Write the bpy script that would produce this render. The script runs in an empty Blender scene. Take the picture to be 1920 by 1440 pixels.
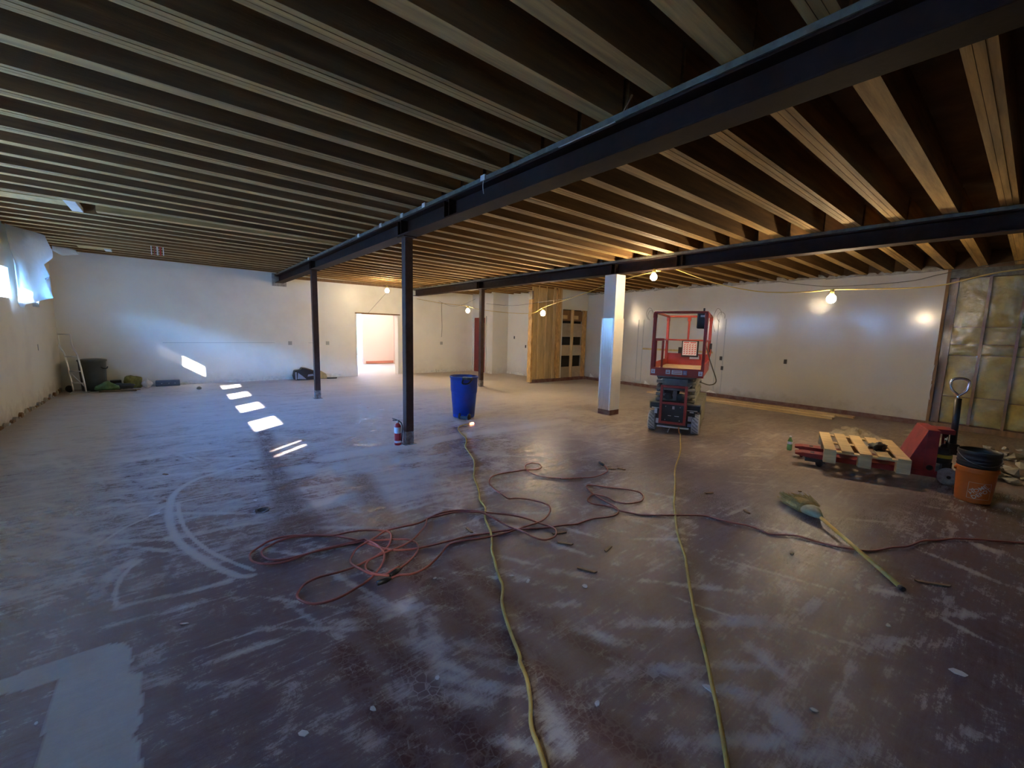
import bpy, bmesh, math, random, json
import numpy as np
from mathutils import Vector, Matrix
random.seed(7)
rng = np.random.default_rng(11)
C = bpy.context.scene.collection
SC = bpy.context.scene
R = math.radians

# ------------------------------------------------------------------ camera
YAW, PIT, ROL, FPX = 0.6778, -0.12599, 0.02443, 790.3
fwd = Vector((math.sin(YAW)*math.cos(PIT), math.cos(YAW)*math.cos(PIT), math.sin(PIT)))
rgt = Vector((math.cos(YAW), -math.sin(YAW), 0))
upv = rgt.cross(fwd)
r2 = math.cos(ROL)*rgt + math.sin(ROL)*upv
u2 = -math.sin(ROL)*rgt + math.cos(ROL)*upv
cam = bpy.data.cameras.new('camera'); camo = bpy.data.objects.new('camera', cam); C.objects.link(camo)
cam.sensor_width = 36.0; cam.lens = FPX/1920*36.0; cam.clip_start = 0.05; cam.clip_end = 500
M = Matrix.Identity(4)
for i in range(3):
    M[i][0] = r2[i]; M[i][1] = u2[i]; M[i][2] = -fwd[i]
M[2][3] = 1.6
camo.matrix_world = M
SC.camera = camo

# ------------------------------------------------------------------ view + sky + sun
SC.view_settings.view_transform = 'Standard'; SC.view_settings.look = 'None'
SC.view_settings.gamma = 1.0; SC.view_settings.use_curve_mapping = False
SC.view_settings.exposure = 2.42
SC.cycles.use_denoising = True
SC.cycles.use_adaptive_sampling = True; SC.cycles.adaptive_threshold = 0.02
SC.cycles.max_bounces = 7; SC.cycles.diffuse_bounces = 4; SC.cycles.glossy_bounces = 4
SC.cycles.transmission_bounces = 6; SC.cycles.transparent_max_bounces = 12
SC.cycles.sample_clamp_indirect = 6.0
SC.cycles.caustics_reflective = False; SC.cycles.caustics_refractive = False

SUN_DIR = Vector((1.518, 1.30, -1.0)).normalized()      # the way the sunlight travels
w = bpy.data.worlds.new('World'); SC.world = w; w.use_nodes = True
nt = w.node_tree; bg = nt.nodes['Background']
sky = nt.nodes.new('ShaderNodeTexSky'); sky.sky_type = 'NISHITA'; sky.sun_disc = False
sky.sun_elevation = math.asin(-SUN_DIR.z); sky.sun_rotation = math.atan2(-SUN_DIR.x, -SUN_DIR.y)
sky.air_density = 1.0; sky.dust_density = 0.0; sky.ozone_density = 5.0
tint = nt.nodes.new('ShaderNodeMix'); tint.data_type = 'RGBA'; tint.blend_type = 'MULTIPLY'; tint.inputs[0].default_value = 1.0
tint.inputs[7].default_value = (0.50, 0.88, 1.22, 1)          # cool white balance of the daylight against the warm bulbs
nt.links.new(sky.outputs[0], tint.inputs[6]); nt.links.new(tint.outputs[2], bg.inputs[0]); bg.inputs[1].default_value = 4.6
sun = bpy.data.lights.new('sun', 'SUN'); sun.energy = 14.0; sun.angle = R(0.6); sun.color = (1.0, 0.93, 0.84)
suno = bpy.data.objects.new('sun', sun); C.objects.link(suno)
suno.rotation_euler = SUN_DIR.to_track_quat('-Z', 'Y').to_euler()
BULB_W = 165.0
BULB_COL = (1.0, 0.76, 0.45)

# ------------------------------------------------------------------ helpers
MATS = {}
def mat(name, col, rough=0.6, metal=0.0, var=0.0, nscale=6.0, bump=0.0, bscale=60.0, stretch=(1,1,1), col2=None, n2=None, spec=0.5, rand=0.0, emit=None, estr=0.0, alpha=None):
    if name in MATS: return MATS[name]
    m = bpy.data.materials.new(name); m.use_nodes = True; MATS[name] = m
    t = m.node_tree; b = t.nodes['Principled BSDF']
    b.inputs['Roughness'].default_value = rough; b.inputs['Metallic'].default_value = metal
    b.inputs['Specular IOR Level'].default_value = spec
    b.inputs['Base Color'].default_value = (*col, 1)
    if emit: b.inputs['Emission Color'].default_value = (*emit, 1); b.inputs['Emission Strength'].default_value = estr
    tc = t.nodes.new('ShaderNodeTexCoord'); mp = t.nodes.new('ShaderNodeMapping'); mp.inputs['Scale'].default_value = stretch
    t.links.new(tc.outputs['Object'], mp.inputs['Vector'])
    if rand or var:
        oi = t.nodes.new('ShaderNodeObjectInfo'); ml = t.nodes.new('ShaderNodeVectorMath'); ml.operation = 'SCALE'
        ml.inputs[0].default_value = (37.0, 17.0, 29.0); t.links.new(oi.outputs['Random'], ml.inputs['Scale'])
        t.links.new(ml.outputs[0], mp.inputs['Location'])
    if var or col2:
        n = t.nodes.new('ShaderNodeTexNoise'); n.inputs['Scale'].default_value = nscale; n.inputs['Detail'].default_value = 6; n.inputs['Roughness'].default_value = 0.62
        t.links.new(mp.outputs[0], n.inputs['Vector'])
        r = t.nodes.new('ShaderNodeValToRGB'); r.color_ramp.elements[0].position = 0.32; r.color_ramp.elements[1].position = 0.68
        c2 = col2 or tuple(c*(1-var) for c in col); c1 = col if col2 else tuple(min(1, c*(1+var*0.6)) for c in col)
        r.color_ramp.elements[0].color = (*c2, 1); r.color_ramp.elements[1].color = (*c1, 1)
        t.links.new(n.outputs['Fac'], r.inputs[0]); out = r.outputs[0]
        if rand:
            hs = t.nodes.new('ShaderNodeHueSaturation'); mr = t.nodes.new('ShaderNodeMapRange')
            mr.inputs['To Min'].default_value = 1-rand; mr.inputs['To Max'].default_value = 1+rand
            t.links.new(oi.outputs['Random'], mr.inputs[0]); t.links.new(mr.outputs[0], hs.inputs['Value']); t.links.new(out, hs.inputs['Color']); out = hs.outputs[0]
        t.links.new(out, b.inputs['Base Color'])
    if bump:
        n = t.nodes.new('ShaderNodeTexNoise'); n.inputs['Scale'].default_value = bscale; n.inputs['Detail'].default_value = 5
        t.links.new(mp.outputs[0], n.inputs['Vector'])
        bp = t.nodes.new('ShaderNodeBump'); bp.inputs['Strength'].default_value = bump; bp.inputs['Distance'].default_value = 0.01
        t.links.new(n.outputs['Fac'], bp.inputs['Height']); t.links.new(bp.outputs[0], b.inputs['Normal'])
    return m

class MB:
    def __init__(s): s.v = []; s.f = []; s.smooth = []
    def add(s, vs, fs, smooth=False):
        o = len(s.v); s.v += [tuple(v) for v in vs]; s.f += [tuple(i+o for i in f) for f in fs]; s.smooth += [smooth]*len(fs); return s
    def box(s, x0, x1, y0, y1, z0, z1, mtx=None):
        vs = [Vector(p) for p in ((x0,y0,z0),(x1,y0,z0),(x1,y1,z0),(x0,y1,z0),(x0,y0,z1),(x1,y0,z1),(x1,y1,z1),(x0,y1,z1))]
        if mtx is not None: vs = [mtx @ v for v in vs]
        return s.add(vs, [(0,3,2,1),(4,5,6,7),(0,1,5,4),(1,2,6,5),(2,3,7,6),(3,0,4,7)])
    def bar(s, a, b, w, h, up=(0,0,1)):
        a = Vector(a); b = Vector(b); d = (b-a); L = d.length; d.normalize()
        u = Vector(up); x = d.cross(u)
        if x.length < 1e-4: x = d.cross(Vector((1,0,0)))
        x.normalize(); z = x.cross(d)
        m = Matrix(((x.x,d.x,z.x,a.x),(x.y,d.y,z.y,a.y),(x.z,d.z,z.z,a.z),(0,0,0,1)))
        return s.box(-w/2,w/2,0,L,-h/2,h/2,m)
    def tube(s, pts, r, n=8, cap=True, rs=None):
        pts = [Vector(p) for p in pts]; k = len(pts); vs = []; fs = []
        t0 = (pts[1]-pts[0]).normalized(); ref = Vector((0,0,1)) if abs(t0.z) < .9 else Vector((1,0,0))
        x = t0.cross(ref).normalized()
        for i, p in enumerate(pts):
            t = (pts[min(i+1,k-1)]-pts[max(i-1,0)])
            t = t.normalized() if t.length > 1e-9 else t0
            x = (x - t*x.dot(t)); x = x.normalized() if x.length > 1e-6 else t.cross(ref).normalized()
            y = t.cross(x); rr = rs[i] if rs else r
            for j in range(n):
                a = 2*math.pi*j/n; vs.append(p + (x*math.cos(a)+y*math.sin(a))*rr)
        for i in range(k-1):
            for j in range(n):
                fs.append((i*n+j, i*n+(j+1)%n, (i+1)*n+(j+1)%n, (i+1)*n+j))
        s.add(vs, fs, True)
        if cap:
            o = len(s.v)-len(vs); s.f += [tuple(o+j for j in range(n))[::-1], tuple(o+(k-1)*n+j for j in range(n))]; s.smooth += [False, False]
        return s
    def lathe(s, prof, n=24, ctr=(0,0,0), mtx=None, closed=False):
        vs = []; fs = []; k = len(prof)
        for r_, z in prof:
            for j in range(n):
                a = 2*math.pi*j/n; p = Vector((ctr[0]+r_*math.cos(a), ctr[1]+r_*math.sin(a), ctr[2]+z))
                vs.append(mtx @ p if mtx is not None else p)
        for i in range(k-1):
            for j in range(n): fs.append((i*n+j, i*n+(j+1)%n, (i+1)*n+(j+1)%n, (i+1)*n+j))
        s.add(vs, fs, True)
        o = len(s.v)-len(vs)
        if prof[0][0] > 1e-4: s.f.append(tuple(o+j for j in range(n))[::-1]); s.smooth.append(False)
        if prof[-1][0] > 1e-4: s.f.append(tuple(o+(k-1)*n+j for j in range(n))); s.smooth.append(False)
        return s
    def prism(s, poly, a0, a1, axis='z'):
        def P(u, v, w_): return {'z': (u,v,w_), 'x': (w_,u,v), 'y': (u,w_,v)}[axis]
        n = len(poly); vs = [P(u,v,a0) for u,v in poly]+[P(u,v,a1) for u,v in poly]
        fs = [tuple(range(n))[::-1], tuple(range(n,2*n))]+[(i,(i+1)%n,n+(i+1)%n,n+i) for i in range(n)]
        return s.add(vs, fs)
    def mesh(s, name):
        me = bpy.data.meshes.new(name); me.from_pydata(s.v, [], s.f)
        me.polygons.foreach_set('use_smooth', s.smooth); me.update()
        bm = bmesh.new(); bm.from_mesh(me); bmesh.ops.recalc_face_normals(bm, faces=bm.faces); bm.to_mesh(me); bm.free()
        return me
    def build(s, name, m, parent=None, bevel=0.0, loc=None, rotz=None, label=None, cat=None, group=None, kind=None):
        me = s.mesh(name)
        if m: me.materials.append(m)
        o = bpy.data.objects.new(name, me); C.objects.link(o)
        if parent: o.parent = parent
        if loc: o.location = loc
        if rotz is not None: o.rotation_euler = (0,0,rotz)
        if bevel:
            b = o.modifiers.new('bevel','BEVEL'); b.width = bevel; b.segments = 2; b.limit_method = 'ANGLE'; b.angle_limit = R(40)
        return tag(o, label, cat, group, kind)
def tag(o, label=None, cat=None, group=None, kind=None):
    if label: o['label'] = label
    if cat: o['category'] = cat
    if group: o['group'] = group
    if kind: o['kind'] = kind
    return o
def thing(name, label, cat, loc=(0,0,0), rotz=0, group=None, kind=None):
    o = bpy.data.objects.new(name, None); C.objects.link(o); o.empty_display_size = 0.1
    o.location = loc; o.rotation_euler = (0,0,rotz); return tag(o, label, cat, group, kind)
def dup(root, loc, rotz=None, label=None):
    r = root.copy(); C.objects.link(r); r.location = loc
    if rotz is not None: r.rotation_euler = (0,0,rotz)
    if label: r['label'] = label
    for ch in list(root.children):
        c = ch.copy(); C.objects.link(c); c.parent = r
        for g in ch.children:
            d = g.copy(); C.objects.link(d); d.parent = c
    return r
def inst(o, loc, parent=None, rot=None):
    c = o.copy(); C.objects.link(c); c.location = loc
    if parent: c.parent = parent
    if rot: c.rotation_euler = rot
    return c
def spline(pts, sub=4):
    P = [Vector(p) for p in pts]; out = []
    for i in range(len(P)-1):
        p0 = P[max(i-1,0)]; p1 = P[i]; p2 = P[i+1]; p3 = P[min(i+2,len(P)-1)]
        for j in range(sub):
            t = j/sub; out.append(0.5*((2*p1)+(p2-p0)*t+(2*p0-5*p1+4*p2-p3)*t*t+(3*p1-p0-3*p2+p3)*t**3))
    out.append(P[-1]); return out

# ------------------------------------------------------------------ measured floor traces (world metres)
D = json.loads('''{"cord_y1":[[3.86,5.899],[3.721,5.876],[3.584,5.811],[3.477,5.658],[3.365,5.387],[3.279,5.126],[3.152,4.916],[3.029,4.746],[2.908,4.457],[2.791,4.176],[2.63,3.923],[2.462,3.681],[2.357,3.465],[2.256,3.275],[2.175,3.146],[2.128,3.029],[2.093,2.936],[2.027,2.848],[1.971,2.762],[1.914,2.643],[1.87,2.545],[1.795,2.426],[1.712,2.311],[1.656,2.206],[1.603,2.109],[1.559,2.015],[1.527,1.944],[1.485,1.885],[1.429,1.821],[1.384,1.746],[1.339,1.659],[1.304,1.583],[1.275,1.51],[1.252,1.453],[1.229,1.412],[1.215,1.395],[1.185,1.313],[1.144,1.248],[1.103,1.189],[1.054,1.133],[1.027,1.086],[1.008,1.038],[0.976,0.969],[0.917,0.852]],
"cord_y2":[[6.307,3.466],[5.927,3.255],[5.466,2.987],[5.126,2.813],[4.777,2.649],[4.448,2.48],[4.205,2.333],[3.957,2.192],[3.735,2.066],[3.611,1.999],[3.437,1.884],[3.273,1.783],[3.102,1.671],[2.981,1.58],[2.874,1.493],[2.773,1.416],[2.65,1.338],[2.541,1.265],[2.44,1.198],[2.348,1.137],[2.25,1.07],[2.153,0.998],[2.077,0.938],[2.007,0.884],[2.215,1.041],[2.098,0.954],[1.995,0.878],[1.909,0.817],[1.831,0.762],[1.746,0.7],[1.679,0.657],[1.605,0.608],[1.531,0.56],[1.421,0.492]],
"cord_r1":[[1.083,2.492],[1.181,2.54],[1.262,2.61],[1.313,2.68],[1.324,2.752],[1.293,2.824],[1.223,2.892],[1.132,2.941],[1.037,2.977],[0.93,3.007],[0.801,3.038],[0.684,3.048],[0.591,3.043],[0.506,3.063],[0.43,3.119],[0.397,3.185],[0.395,3.245],[0.42,3.301],[0.463,3.331],[0.537,3.357],[0.634,3.36],[0.734,3.308],[0.854,3.228],[0.927,3.124],[0.999,3.021],[1.055,2.916],[1.088,2.829],[1.145,2.741],[1.222,2.7],[1.305,2.67],[1.39,2.64],[1.528,2.62],[1.68,2.611],[1.816,2.566],[1.979,2.502],[2.118,2.447],[2.224,2.393],[2.329,2.336],[2.428,2.291],[2.537,2.253],[2.592,2.253],[2.716,2.234],[2.86,2.177],[2.968,2.175],[3.046,2.209],[3.085,2.275],[3.118,2.425],[3.171,2.602],[3.229,2.733],[3.278,2.789],[3.344,2.774],[3.443,2.643],[3.535,2.488],[3.579,2.37],[3.54,2.285],[3.432,2.228],[3.335,2.22],[3.234,2.267],[3.202,2.366],[3.215,2.461],[3.179,2.541],[3.139,2.597],[3.038,2.56],[2.976,2.501],[2.97,2.43],[3.036,2.359],[3.072,2.285],[3.048,2.207],[3.083,2.137],[3.143,2.049],[3.258,1.944],[3.365,1.854],[3.575,1.703],[3.624,1.616],[3.638,1.5],[3.694,1.378],[3.711,1.287],[3.699,1.202],[3.783,1.114],[3.841,1.032],[3.866,0.919],[3.897,0.812],[3.893,0.788],[3.954,0.714],[4.04,0.626],[4.239,0.536],[4.343,0.47],[4.588,0.411],[4.706,0.343],[4.851,0.256],[4.976,0.147],[5.089,0.047],[5.239,-0.097],[5.431,-0.258]],
"cord_r2":[[0.996,2.419],[1.054,2.413],[1.126,2.384],[1.239,2.403],[1.371,2.472],[1.495,2.563],[1.593,2.573],[1.71,2.532],[1.825,2.482],[1.92,2.472],[2.025,2.469],[2.167,2.461],[2.317,2.452],[2.448,2.504],[2.555,2.583],[2.603,2.667],[2.576,2.784],[2.535,2.89],[2.466,2.966],[2.397,2.988],[2.408,3.086],[2.433,3.235],[2.481,3.409],[2.557,3.515],[2.653,3.582],[2.777,3.601],[2.946,3.556],[3.078,3.524],[3.2,3.477],[3.308,3.518],[3.345,3.605],[3.296,3.68],[3.212,3.68],[3.134,3.615],[3.074,3.504],[3.054,3.374],[3.11,3.231],[3.207,3.109],[3.304,3.015],[3.199,3.101],[3.381,3.008],[3.541,2.917],[3.702,2.924],[3.847,2.97],[3.936,3.063],[3.952,3.108]],
"cord_r3":[[1.089,2.508],[1.024,2.484],[0.984,2.476],[0.92,2.523],[0.874,2.62],[0.849,2.703],[0.853,2.768],[0.884,2.828],[0.946,2.902],[1.018,2.943],[1.11,2.991],[1.213,3.039],[1.324,3.024],[1.457,3.012],[1.569,3.043],[1.702,3.072],[1.858,3.036],[1.985,2.945],[2.065,2.843],[2.172,2.702],[2.252,2.56],[2.295,2.427],[2.324,2.309],[2.281,2.229],[2.215,2.188],[2.129,2.206],[2.087,2.282],[2.075,2.396],[2.053,2.505],[2.04,2.63],[2.027,2.763],[2.009,2.87],[1.947,2.945],[1.845,3.014],[1.729,3.028],[1.648,3.035],[1.586,3.059],[1.521,2.966],[1.437,2.877],[1.319,2.789],[1.203,2.751],[1.087,2.729],[0.962,2.701],[0.86,2.682],[0.744,2.678],[0.638,2.684],[0.551,2.667],[0.5,2.616],[0.48,2.558],[0.492,2.494],[0.536,2.436],[0.607,2.412],[0.685,2.405],[0.777,2.432],[0.869,2.477],[0.95,2.539],[1.022,2.616],[1.064,2.697],[1.084,2.786],[1.076,2.884],[1.037,2.977],[1.021,3.006],[0.872,3.027],[0.75,3.029],[0.631,3.022],[0.519,3.013],[0.418,3.046],[0.336,3.12],[0.322,3.213],[0.341,3.284],[0.397,3.333],[0.47,3.374],[0.59,3.385],[0.755,3.293],[0.871,3.198],[0.971,3.178],[1.096,3.141],[1.205,3.055],[1.224,2.977],[1.189,2.883],[1.129,2.799],[1.022,2.727],[0.954,2.693],[0.918,2.652],[0.902,2.6],[0.912,2.547],[0.935,2.5],[0.995,2.444]],
"patch":[[-0.855,2.683],[-0.692,2.728],[-0.596,2.731],[-0.477,2.732],[-0.348,2.739],[-0.282,2.699],[-0.249,2.629],[-0.243,2.523],[-0.251,2.443],[-0.202,2.406],[-0.206,2.324],[-0.191,2.227],[-0.198,2.153],[-0.189,2.095],[-0.217,2.036],[-0.187,1.973],[-0.195,1.935],[-0.181,1.892],[-0.182,1.789],[-0.461,1.939],[-0.475,2.07],[-0.484,2.241],[-0.496,2.426],[-0.49,2.522],[-0.486,2.576],[-0.571,2.583],[-0.667,2.609],[-0.839,2.626]],
"arc1":[[0.605,5.586],[0.337,5.431],[0.128,5.304],[0.008,5.141],[-0.076,4.92],[-0.107,4.644],[-0.112,4.34],[-0.095,4.094],[-0.059,3.824],[0.007,3.587],[0.079,3.39],[0.163,3.182],[0.246,3.033],[0.31,2.998]],
"arc2":[[-0.052,4.652],[-0.043,4.374],[-0.014,4.035],[0.043,3.749],[0.115,3.508],[0.202,3.3],[0.286,3.13],[0.326,3.049]],
"arc3":[[-0.304,3.644],[-0.384,3.547],[-0.423,3.433],[-0.437,3.29]],
"arc4":[[-0.259,3.638],[-0.316,3.534],[-0.349,3.401],[-0.355,3.25],[-0.338,3.097]],
"line1":[[-0.5,4.08],[-0.382,4.3],[-0.228,4.464],[-0.113,4.648],[0.211,4.692],[0.421,4.679]],
"line2":[[-0.423,4.056],[-0.1,3.887],[0.102,3.86],[0.31,3.858],[0.583,3.759]],
"line3":[[-0.341,3.079],[-0.172,3.052],[-0.008,3.015],[0.187,3.016]],
"line4":[[-0.558,4.918],[-0.2,4.781]],
"line5":[[-0.468,5.655],[-0.329,5.59],[-0.043,5.555],[0.419,5.446]],
"line6":[[-0.525,6.56],[-0.38,6.461],[-0.035,6.49],[0.472,6.436]],
"line7":[[-0.478,7.488],[0.014,7.452],[0.947,7.433]],
"band1":[[1.38,5.265],[1.648,5.308],[2.255,5.295],[2.49,5.245],[2.955,5.339],[3.421,5.35],[4.056,5.284],[4.808,5.262],[5.468,5.27]],
"band2":[[1.809,9.719],[2.322,9.746],[2.453,9.784],[2.876,9.776],[3.249,9.747],[3.623,9.725],[4.306,9.674]],
"bigdust":[[0.959,5.304],[1.498,5.1],[2.077,4.881],[1.916,4.128],[1.697,3.781],[1.654,3.49],[1.451,3.843],[0.952,3.796],[0.83,4.391]],
"tr1":[[0.987,7.133],[0.874,5.971],[0.796,5.043],[0.755,4.444],[0.7,4.069],[0.581,3.496]],
"tr2":[[0.755,4.444],[0.749,3.851],[0.739,3.382]],
"tr3":[[1.481,4.43],[1.379,3.788],[1.286,3.295],[1.224,2.96],[1.181,2.611],[1.182,2.199],[1.183,1.944],[1.199,1.679],[1.227,1.471]],
"tr4":[[0.577,1.99],[0.585,1.695],[0.601,1.478],[0.609,1.267]],
"tr5":[[0.743,2.272],[0.763,1.82],[0.792,1.538],[0.822,1.262],[0.833,1.095]],
"tr6":[[1.265,2.257],[1.247,1.819],[1.259,1.601],[1.281,1.346],[1.272,1.104],[1.29,0.924],[1.335,0.71]],
"tr7":[[1.426,2.347],[1.455,1.951],[1.5,1.65],[1.56,1.375],[1.617,1.12],[1.701,0.849]],
"tr8":[[1.557,1.137],[1.754,1.134],[1.999,1.113]],
"scuffs":[[1.027,2.06],[0.934,1.98],[0.969,1.802],[0.955,1.565],[1.141,1.596],[0.977,1.446],[1.143,1.45],[1.712,1.59],[1.701,1.253],[1.723,0.971],[2.029,1.143],[1.943,1.832],[1.79,2.136],[1.698,1.912],[0.812,2.321],[0.901,1.807],[0.849,1.449],[0.641,2.199],[0.511,1.453],[1.133,1.073],[2.384,0.896],[2.219,0.694],[1.906,0.474],[1.881,0.361],[1.845,0.74],[1.683,0.557],[3.471,0.435],[4.294,0.128],[4.882,0.094],[3.545,0.104],[3.355,0.062],[2.906,0.315],[-0.841,4.207],[-0.8,4.754],[-0.92,5.222],[-0.836,3.904],[-0.873,3.614]]}''')

# ------------------------------------------------------------------ materials
def wall_mat(name, col, rough, stain=(0.30,0.22,0.14), amt=0.35, low=0.5):
    m = mat(name, col, rough); t = m.node_tree; b = t.nodes['Principled BSDF']
    tc = t.nodes.new('ShaderNodeTexCoord')
    n1 = t.nodes.new('ShaderNodeTexNoise'); n1.inputs['Scale'].default_value = 0.9; n1.inputs['Detail'].default_value = 9; n1.inputs['Roughness'].default_value = 0.6
    n2 = t.nodes.new('ShaderNodeTexNoise'); n2.inputs['Scale'].default_value = 4.0; n2.inputs['Detail'].default_value = 8; n2.inputs['Roughness'].default_value = 0.7
    for n in (n1, n2): t.links.new(tc.outputs['Object'], n.inputs['Vector'])
    r1 = t.nodes.new('ShaderNodeMapRange'); r1.inputs['From Min'].default_value = 0.5; r1.inputs['From Max'].default_value = 0.85; r1.inputs['To Max'].default_value = amt
    t.links.new(n1.outputs['Fac'], r1.inputs[0])
    # splash grime with an uneven upper edge just over the floor
    sx = t.nodes.new('ShaderNodeSeparateXYZ'); t.links.new(tc.outputs['Object'], sx.inputs[0])
    ad = t.nodes.new('ShaderNodeMath'); ad.operation = 'MULTIPLY_ADD'; ad.inputs[1].default_value = 0.9
    t.links.new(n2.outputs['Fac'], ad.inputs[0]); t.links.new(sx.outputs['Z'], ad.inputs[2])
    r2_ = t.nodes.new('ShaderNodeMapRange'); r2_.inputs['From Min'].default_value = 0.75; r2_.inputs['From Max'].default_value = 0.42; r2_.inputs['To Min'].default_value = 0; r2_.inputs['To Max'].default_value = low
    t.links.new(ad.outputs[0], r2_.inputs[0])
    mx = t.nodes.new('ShaderNodeMath'); mx.operation = 'MAXIMUM'; t.links.new(r1.outputs[0], mx.inputs[0]); t.links.new(r2_.outputs[0], mx.inputs[1])
    mc = t.nodes.new('ShaderNodeMix'); mc.data_type = 'RGBA'; mc.inputs[6].default_value = (*col,1); mc.inputs[7].default_value = (*stain,1)
    t.links.new(mx.outputs[0], mc.inputs[0]); t.links.new(mc.outputs[2], b.inputs['Base Color'])
    bp = t.nodes.new('ShaderNodeBump'); bp.inputs['Strength'].default_value = 0.12; bp.inputs['Distance'].default_value = 0.01
    n3 = t.nodes.new('ShaderNodeTexNoise'); n3.inputs['Scale'].default_value = 14; n3.inputs['Detail'].default_value = 4; t.links.new(tc.outputs['Object'], n3.inputs['Vector'])
    t.links.new(n3.outputs['Fac'], bp.inputs['Height']); t.links.new(bp.outputs[0], b.inputs['Normal'])
    return m
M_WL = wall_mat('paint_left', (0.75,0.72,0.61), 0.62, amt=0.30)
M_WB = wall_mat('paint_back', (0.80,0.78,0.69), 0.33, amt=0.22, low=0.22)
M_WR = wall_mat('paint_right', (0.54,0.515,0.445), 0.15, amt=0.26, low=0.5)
M_WS = wall_mat('paint_alcove', (0.68,0.66,0.58), 0.5, amt=0.2, low=0.3)
M_PINK = wall_mat('paint_pink', (0.62,0.49,0.43), 0.6, amt=0.12, low=0.1)
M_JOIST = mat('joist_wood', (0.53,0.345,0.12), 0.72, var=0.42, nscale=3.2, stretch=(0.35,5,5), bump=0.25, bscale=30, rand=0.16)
M_JSIDE = mat('joist_side_shade', (0.18,0.092,0.028), 0.8, var=0.42, nscale=3.2, stretch=(0.35,5,5), bump=0.2, bscale=30, rand=0.2)  # darker copy for the side faces: shade between joists put into the colour
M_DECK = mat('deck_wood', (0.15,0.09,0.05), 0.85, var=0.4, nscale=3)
M_STEEL = mat('brown_steel', (0.024,0.0115,0.0085), 0.7, var=0.35, nscale=9, bump=0.1, bscale=40, spec=0.2)
M_POST = mat('brown_post', (0.055,0.029,0.025), 0.5, var=0.35, nscale=9, bump=0.1, bscale=40, spec=0.35)
M_STEELW = mat('scraped_steel', (0.30,0.29,0.29), 0.55, col2=(0.06,0.035,0.03), nscale=16, bump=0.3, bscale=40)
M_NAIL = mat('grey_nailer', (0.14,0.135,0.105), 0.75, var=0.4, nscale=14)
M_WHITEW = mat('whitewash_wood', (0.66,0.66,0.60), 0.6, var=0.2, nscale=8)
M_PINE = mat('pine', (0.60,0.43,0.21), 0.62, var=0.32, nscale=4, stretch=(5,5,0.4), bump=0.1, rand=0.16)
M_PINEX = mat('pine_long', (0.60,0.43,0.22), 0.62, var=0.28, nscale=4, stretch=(5,0.5,5), bump=0.1, rand=0.14)
M_PLY = mat('plywood', (0.50,0.355,0.165), 0.66, var=0.3, nscale=3, stretch=(3,3,0.5), rand=0.12)
M_ROUGHW = mat('split_wood', (0.60,0.36,0.13), 0.7, var=0.5, nscale=9, stretch=(3,3,0.6), bump=0.6, bscale=22)
M_CARD = mat('drywall_back', (0.42,0.35,0.27), 0.85, var=0.15, nscale=5, rand=0.2)
M_DARK = mat('cavity_shade', (0.03,0.028,0.026), 0.9)
M_BASE = mat('maroon_base', (0.12,0.030,0.025), 0.55, col2=(0.20,0.13,0.10), nscale=7)
M_CHIP = mat('plaster_white', (0.70,0.69,0.62), 0.7, var=0.2, nscale=12, bump=0.3)
M_GREYP = mat('grey_plaster', (0.36,0.34,0.30), 0.9, var=0.4, nscale=10, bump=0.6, bscale=25)
M_REDD = mat('red_door', (0.20,0.025,0.022), 0.4, var=0.2, nscale=5)
M_WHITE = mat('white_trim', (0.72,0.71,0.65), 0.5)
M_SS = mat('stainless', (0.62,0.62,0.62), 0.24, metal=1.0, var=0.12, nscale=5, stretch=(6,6,0.6))
M_ALU = mat('aluminium', (0.72,0.72,0.70), 0.35, metal=0.9)
M_PALEW = mat('white_clad', (0.70,0.68,0.62), 0.38, var=0.06, nscale=4)
M_BLACK = mat('black_plastic', (0.012,0.012,0.013), 0.45)
M_RUB = mat('black_rubber', (0.018,0.018,0.018), 0.75)
M_GREYT = mat('grey_tyre', (0.42,0.42,0.40), 0.7, var=0.25, nscale=30)
M_ORG = mat('lift_red', (0.35,0.042,0.024), 0.42, var=0.22, nscale=8, bump=0.1)
M_GREYM = mat('machine_grey', (0.16,0.17,0.165), 0.5, var=0.28, nscale=7)
M_OLIVE = mat('machine_olive', (0.30,0.29,0.22), 0.55, var=0.22, nscale=6)
M_NAVY = mat('machine_dark', (0.030,0.036,0.042), 0.45, var=0.3, nscale=9)
M_STK = mat('sticker_white', (0.72,0.72,0.72), 0.5)
M_STKB = mat('sticker_blue', (0.25,0.32,0.55), 0.5)
M_STKR = mat('sticker_red', (0.48,0.05,0.04), 0.5)
M_JACK = mat('jack_red', (0.26,0.020,0.018), 0.42, var=0.35, nscale=8, bump=0.1)
M_CHROME = mat('chrome', (0.8,0.8,0.8), 0.12, metal=1.0)
M_BLUE = mat('blue_plastic', (0.006,0.045,0.30), 0.42, var=0.22, nscale=6)
M_BKT = mat('orange_plastic', (0.62,0.13,0.012), 0.42, var=0.15, nscale=7)
M_YEL = mat('yellow_cord', (0.50,0.37,0.10), 0.6, var=0.3, nscale=10)
M_RCORD = mat('red_cord', (0.33,0.090,0.072), 0.55, var=0.3, nscale=8)
M_CABLE = mat('cable_yellow', (0.55,0.40,0.10), 0.55)
M_CABLED = mat('cable_dark', (0.10,0.085,0.06), 0.6)
M_STRAW = mat('straw', (0.40,0.29,0.10), 0.85, var=0.4, nscale=40, stretch=(1,1,1))
M_TEAL = mat('broom_wrap', (0.34,0.33,0.20), 0.6, var=0.3, nscale=20)
M_HANDLE = mat('broom_handle', (0.60,0.36,0.08), 0.4, var=0.2, nscale=10)
M_INS = mat('insulation', (0.42,0.32,0.07), 0.9, var=0.35, nscale=5, bump=0.8, bscale=18, rand=0.1)
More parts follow.
